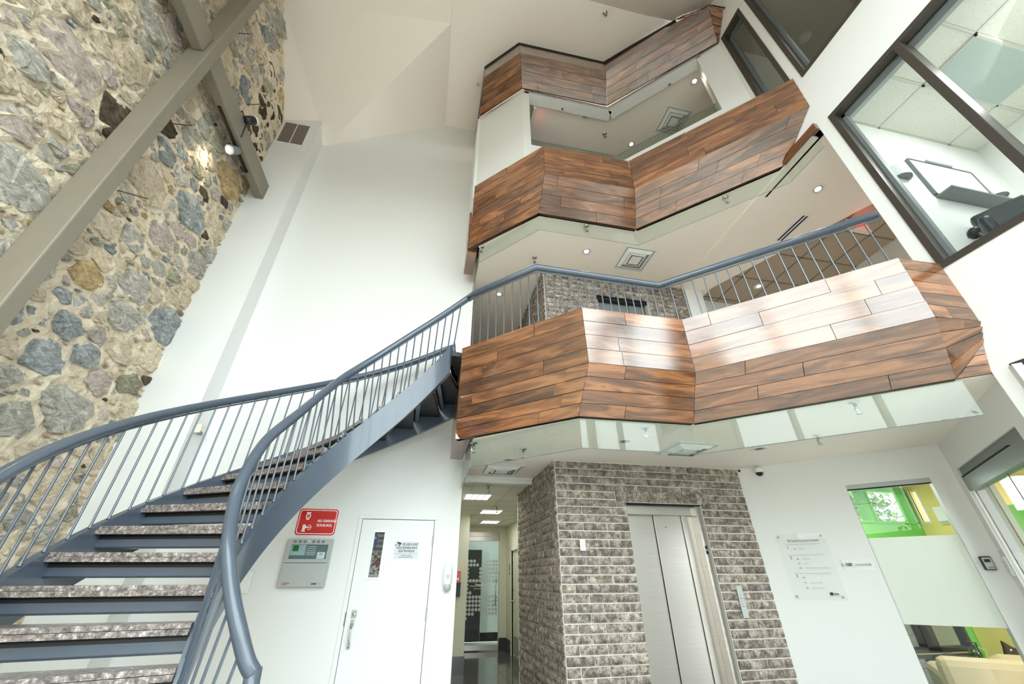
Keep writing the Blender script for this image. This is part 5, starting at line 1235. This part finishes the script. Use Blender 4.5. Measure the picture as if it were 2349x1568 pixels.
for cx_, cy_, z, lb in ((2.87,4.0,2.72,'square air diffuser in the lobby soffit above the elevator'), (.965,5.34,2.72,'square air diffuser by the corridor entrance'), (2.88,4.2,5.82,'square air diffuser over the second floor brick'), (3.94,3.58,9.0,'square air diffuser on the third floor ceiling')):
    if dproto is None:
        t = thing('air_diffuser', lb, 'vent', (cx_,cy_,z), 'square ceiling diffusers'); dproto = t
        def sqr(mb, r0, r1, za, zb):
            b = len(mb.v)
            for (r, zz_) in ((r0, za), (r1, zb), (r1, zb-.004), (r0, za-.004)):
                for sx_, sy_ in ((-1,-1),(1,-1),(1,1),(-1,1)): mb.v.append(V(cx_+sx_*r, cy_+sy_*r, z+zz_))
            for l in range(3):
                for k_ in range(4): mb.f.append((b+l*4+k_, b+l*4+(k_+1) % 4, b+(l+1)*4+(k_+1) % 4, b+(l+1)*4+k_))
            for k_ in range(4): mb.f.append((b+12+k_, b+12+(k_+1) % 4, b+(k_+1) % 4, b+k_))
        m1 = MB(); sqr(m1, .27, .235, -.001, -.006); obj('frame', m1, PLW, t)
        obj('throat', MB().box((cx_-.236, cy_-.236, z-.0035), (cx_+.236, cy_+.236, z-.0015)), GREYP, t)
        for r0, r1 in ((.215, .165), (.15, .105)):
            m1 = MB(); sqr(m1, r0, r1, -.006, -.032); obj('vane', m1, PLW, t)
        obj('centre_plate', MB().box((cx_-.085, cy_-.085, z-.036), (cx_+.085, cy_+.085, z-.030)), PLW, t)
    else: dup(dproto, (cx_, cy_, z), lb)
sl = thing('slot_diffuser', 'linear slot diffuser on the second floor ceiling', 'vent', (4.835,3.15,5.82))
obj('frame', MB().box((4.77,2.89,5.812), (4.91,3.41,5.819)), PLW, sl)
for x in (4.81, 4.865): obj('slot', MB().box((x-.012,2.91,5.809), (x+.012,3.39,5.813)), DARK, sl)
sm_ = thing('smoke_detector', 'round smoke detector on the third floor ceiling', 'smoke detector', at_z(1343,264,9.0)); p = at_z(1343,264,9.0)
obj('base', MB().lathe(p, (0,0,-1), [(.07,.001),(.07,.012),(.055,.02)], 20), CREAM, sm_, True); obj('sensor', MB().lathe(p, (0,0,-1), [(.04,.018),(.04,.035),(.03,.045)], 16), GREYP, sm_, True)
wd = thing('wall_detector', 'small pale detector low on the shaded second floor wall', 'sensor', at_y(1128,724,8.39)); p = at_y(1128,724,8.39)
obj('body', MB().box((p.x-.08,8.33,p.z-.06), (p.x+.08,8.398,p.z+.06)), PLW, wd, bevel=.01); obj('lens', MB().box((p.x-.04,8.315,p.z-.05), (p.x+.04,8.335,p.z)), GREYP, wd)
# exit signs
p = at_z(1972,517,5.72); ex = thing('exit_sign', 'red SORTIE exit sign under the tan tile ceiling', 'exit sign', p)
obj('housing', MB().box((p.x-.17,p.y,p.z-.09), (p.x+.17,p.y+.06,p.z+.10)), CREAM, ex, bevel=.004); obj('ceiling_mount', MB().box((p.x-.05,p.y+.015,p.z+.10), (p.x+.05,p.y+.045,5.858)), PLW, ex)
text('lettering', 'SORTIE', (p.x-.003,p.y-.002,p.z-.06), (1,0,0), (0,0,1), .125, EXITR, ex, 'CENTER', bold=.004, sx=.66, ext=.001)
l = bpy.data.lights.new('exit_sign_glow', 'POINT'); l.energy = 1.3; l.color = (1,.12,.1); l.shadow_soft_size = .1; o = bpy.data.objects.new('exit_sign_glow', l); COL.objects.link(o); o.location = p+V(0,-.12,.02)
p = at_z(1227,237,8.99); ex = thing('exit_sign', 'red exit sign seen edge on inside the third floor opening', 'exit sign', p)
obj('housing', MB().box((p.x-.03,p.y,8.80), (p.x+.03,p.y+.38,8.998)), CREAM, ex, bevel=.004)
text('lettering', 'SORTIE', (p.x+.0315,p.y+.19,8.85), (0,1,0), (0,0,1), .11, EXITR, ex, 'CENTER', bold=.003, sx=.72, ext=.001)
l = bpy.data.lights.new('exit_sign_glow', 'POINT'); l.energy = .35; l.color = (1,.12,.1); l.shadow_soft_size = .1; o = bpy.data.objects.new('exit_sign_glow', l); COL.objects.link(o); o.location = p+V(.15,.2,-.1)

# ------------------------------------------------------------------ yellow and green office behind the frosted window
YG = 5.25
def gx(px, py): return at_y(px, py, YG).x
zs = at_y(2050, 1195, YG).z; zt = 2.62
xa0, xa1 = 4.35, gx(1999, 1194); xb0, xb1 = gx(2014, 1194), gx(2097, 1195.5); XC = gx(2112, 1200)
zl = at_y(2150, 1520, YG).z; xl1 = gx(2211, 1439); zlt = 1.35
gwl = cells(MB(), 'y', YG, YG+.12, 4.2, XC+.12, 0, 2.75, [(xa0, xa1, zs, zt), (xb0, xb1, zs, zt), (4.6, xl1, zl-.3, zlt)])
struct('wall_green', gwl, GREEN, 'green office wall with high windows', 'wall')
for nm, a, b, lb in (('window_6', xa0, xa1, 'left green framed office window with leaves outside'), ('window_7', xb0, xb1, 'wide green framed office window with a far roof')):
    f = struct(nm, MB().box((a,YG-.02,zs-.03), (b,YG+.0,zs)).box((a-.03,YG-.02,zs-.03), (a,YG,zt)).box((b,YG-.02,zs-.03), (b+.03,YG,zt)), GREEN, lb, 'window'); obj('pane', MB().box((a,YG+.05,zs), (b,YG+.06,zt)), GLASS, f)
f = struct('window_8', MB().box((4.6,YG-.01,zl-.3), (4.66,YG+.1,zlt)).box((xl1-.05,YG-.01,zl-.3), (xl1,YG+.1,zlt)).box((4.66,YG-.01,zl+.05), (xl1-.05,YG+.1,zl+.16)).box((gx(2106,1434),YG-.01,zl-.3), (gx(2134,1434),YG+.1,zlt)), BLACK, 'black framed low window looking on to concrete blocks', 'window')
obj('pane', MB().box((4.6,YG+.05,zl-.3), (xl1,YG+.06,zlt)), GLASS, f)
obj('rail', MB().tube([(4.62,YG-.03,zl+.10), (xl1,YG-.03,zl+.10)], .012, 8), CHROME, f)
wya, wyb, wzb = at_x(2134, 1196, XC).y, at_x(2117, 1195, XC).y, at_x(2125, 1195.5, XC).z
yw = cells(MB(), 'x', XC, XC+.12, 4.45, YG, 0, 2.75, [(wya, wyb, wzb, 2.62)])
struct('wall_yellow', yw, YELLOW, 'yellow office wall beside the green windows', 'wall')
wy = struct('window_12', MB().box((XC-.01,wya-.02,wzb), (XC+.02,wya,2.64)).box((XC-.01,wyb,wzb), (XC+.02,wyb+.02,2.64)).box((XC-.01,wya-.02,wzb-.03), (XC+.02,wyb+.02,wzb)), PLW, 'narrow bright window in the yellow wall', 'window'); obj('pane', MB().box((XC+.05,wya,wzb), (XC+.06,wyb,2.62)), GLASS, wy)
struct('wall_office_right', MB().box((XC,4.2,0), (XC+.12,4.45,2.75)).box((XC,1.5,2.72), (XC+.12,4.2,2.75)), GREYW, 'grey wall strip deep in the office', 'wall')
struct('wall_office_green', MB().box((XC+.3,1.5,0), (XC+.4,4.3,2.3)), GREEN, 'green wall deep behind the glass office door', 'wall')
struct('wall_office_band', MB().box((XC+.3,1.5,2.3), (XC+.4,4.3,2.75)), YELLOW, 'yellow band above the deep green wall', 'wall')
struct('ceiling_office', MB().prism([(4.12,4.80,2.69), (5.60,3.33,2.69), (4.4,2.1,2.69), (4.6,1.9,2.69), (XC+.4,1.9,2.69), (XC+.4,YG,2.69), (4.12,YG,2.69)], (0,0,.02)), TANP, 'tan ceiling of the office behind the glass', 'ceiling')
area('office_fill', (5.9, 4.6, 2.6), (0,0,-1), 1.0, .4, 55, (1,.98,.92)); area('office_fill', (6.6, 3.2, 2.6), (0,0,-1), .8, .4, 40, (1,.96,.9))  # two fill lights added to brighten the office, no fittings modelled
a = at_x(2167, 1180, XC-.02); ac = thing('wall_heater', 'white slim wall unit on the yellow office wall', 'wall unit', a); obj('body', MB().box((XC-.05,a.y-.10,a.z-.12), (XC-.001,a.y+.10,a.z+.12)), PLW, ac, bevel=.01); obj('louvre', MB().box((XC-.055,a.y-.09,a.z-.11), (XC-.049,a.y+.09,a.z-.08)), GREYP, ac)
# beige sofas seen under the frosted band
so_ = cpt(2145, 1506, -.55); ss = sof(so_); zt_ = so_.z
sfa = thing('beige_sofa', 'beige fabric sofa behind the frosted office window', 'sofa', cpos(ss+.6, 0, -.8))
obj('backrest', cbox(MB(), ss, ss+1.3, .25, zt_, -.78, -.55), BEIGE, sfa, bevel=.07); obj('seat', cbox(MB(), ss+.1, ss+1.2, .18, .45, -1.4, -.76), BEIGE, sfa, bevel=.05)
obj('armrest', cbox(MB(), ss-.02, ss+.16, .1, .62, -1.4, -.6), BEIGE, sfa, bevel=.06); obj('base', cbox(MB(), ss+.05, ss+1.25, .02, .2, -1.38, -.6), BLACK, sfa)
q = cpt(2318, 1503, -1.75); s_ = sof(q); ch = thing('beige_armchair', 'rounded beige armchair back beyond the beige sofa', 'armchair', cpos(s_, 0, -1.5))
obj('backrest', cbox(MB(), s_-.22, s_+.30, .2, q.z, -1.98, -1.72), BEIGE, ch, bevel=.13); obj('seat', cbox(MB(), s_-.2, s_+.28, .12, .42, -2.3, -1.96), BEIGE, ch, bevel=.06); obj('base', cbox(MB(), s_-.15, s_+.25, .01, .15, -2.25, -1.76), BLACK, ch)
q = cpt(2319, 1490, -2.08); cu_ = thing('dark_cushion', 'dark pointed cushion showing above the beige armchair', 'cushion', q)
obj('cover', MB().prism([q+CD*-.09+V(0,0,-.13), q+CD*.11+V(0,0,-.13), q+CD*.09+V(0,0,.0), q+CD*.02+V(0,0,.035), q+CD*-.04+V(0,0,.09), q+CD*-.05+V(0,0,.02)], CN*-.08), plain('brown_fabric', srgb(70, 52, 36), .9), cu_, bevel=.015)
obj('tag', MB().lathe(q+CN*.003, CN, [(.01,0),(.008,.002)], 8), PLW, cu_)
q = at_y(2236, 1478, YG-.2); fl_ = thing('glass_float_stand', 'black wire stand with a green glass globe by the low window', 'ornament', V(q.x,q.y,0))
obj('frame', MB().tube([(q.x-.02,q.y,0), (q.x-.02,q.y,q.z+.0)], .010, 6).tube([(q.x-.14,q.y,q.z+.04), (q.x+.02,q.y,q.z+.02), (q.x+.05,q.y,0)], .012, 6), BLACK, fl_)
obj('globe', MB().lathe((q.x-.05,q.y,q.z-.09), (0,0,1), [(.01,-.07),(.045,-.055),(.068,-.02),(.07,.01),(.05,.05),(.01,.07)], 16), glassy('green_glass', (.5,.8,.5), .1), fl_, True)
obj('cord', MB().tube([(q.x-.05,q.y-.06,q.z-.02), (q.x+.03,q.y-.07,q.z-.06), (q.x+.0,q.y-.06,q.z-.16), (q.x+.08,q.y-.06,q.z-.3)], .007, 6), YELLOW, fl_)

# ------------------------------------------------------------------ outside
gnd = MB().box((-60,-70,-.5), (70,80,-.3)); struct('floor_outside', gnd, plain('grey_paving', srgb(140,138,132), .9, var=.2, scale=1), 'grey paving outside the building', 'ground')
bwl = struct('wall_outside', MB().box((4.0,YG+.9,-.3), (XC+.5,YG+1.1,1.5)).box((4.0,YG+.13,1.46), (XC+.5,YG+.9,1.54)).box((4.0,YG+.13,-.3), (4.1,YG+.9,1.5)).box((XC+.4,YG+.13,-.3), (XC+.5,YG+.9,1.5)), BMORT, 'concrete block retaining wall outside the low window, under an added shading cover', 'wall')  # top cover and end walls added to keep daylight off the blocks
for r in range(7):
    for c_ in range(9):
        x = 4.05+c_*.4+(.2 if r % 2 else 0)
        if x+.38 < XC+.5: obj('block', MB().box((x,YG+.87,-.1+r*.2), (x+.385,YG+.905,.09+r*.2)), BSTONE, bwl)
trn = random.Random(3)
def tree(label, base, h, R, leafm, n, seed):
    r = random.Random(seed); t = thing('tree', label, 'tree', base, 'trees outside')
    obj('trunk', MB().tube([base, base+V(.1,0,h*.5), base+V(.0,.1,h*.9)], [.16,.11,.04], 8), RUST, t)
    mb = MB(); c0 = base+V(0,0,h*.72)
    cl = [c0+V(r.gauss(0,R*.42), r.gauss(0,R*.42), r.gauss(0,R*.5)) for _ in range(26)]
    for _ in range(n):
        q = r.choice(cl)+V(r.gauss(0,R*.2), r.gauss(0,R*.2), r.gauss(0,R*.2)); a = V(r.gauss(0,1), r.gauss(0,1), r.gauss(0,1)).normalized()*.09; b = a.orthogonal().normalized()*.05
        k_ = len(mb.v); mb.v += [q-a, q+b, q+a, q-b]; mb.f.append((k_, k_+1, k_+2, k_+3))
    tag(obj('crown', mb, leafm, t), kind='stuff')
q = at_y(1955, 1165, 9.2); tree('green leafy tree outside the left office window', V(q.x-.3,9.2,-.3), q.z+1.6, 1.2, LEAF, 2600, 4)
tree('reddish tree outside the entrance glazing', V(-1.0,-8.0,-.3), 4.6, 1.5, LEAFR, 3000, 5)
q = at_y(2062, 1186, 26); hs_ = thing('distant_house', 'far grey roof with a chimney beyond the office window', 'house', V(q.x,26,-.3)); x, z = q.x, q.z
obj('wall', MB().box((x-1.5,26,-.3), (x+2.1,29,z-.6)), GREYW, hs_); obj('roof', MB().add([(x-1.9,25.6,z-.6),(x+2.5,25.6,z-.6),(x+2.5,29.4,z-.6),(x-1.9,29.4,z-.6),(x+.3,27.5,z+1.9)], [(0,1,4),(1,2,4),(2,3,4),(3,0,4),(3,2,1,0)]), plain('slate_roof', srgb(120,150,150), .8), hs_)
obj('chimney', MB().box((x-2.6,27,-.3), (x-1.7,28,z+1.9)).box((x-2.7,26.9,z+1.9), (x-1.6,28.1,z+2.15)), plain('chimney_block', srgb(186,176,170), .9), hs_)
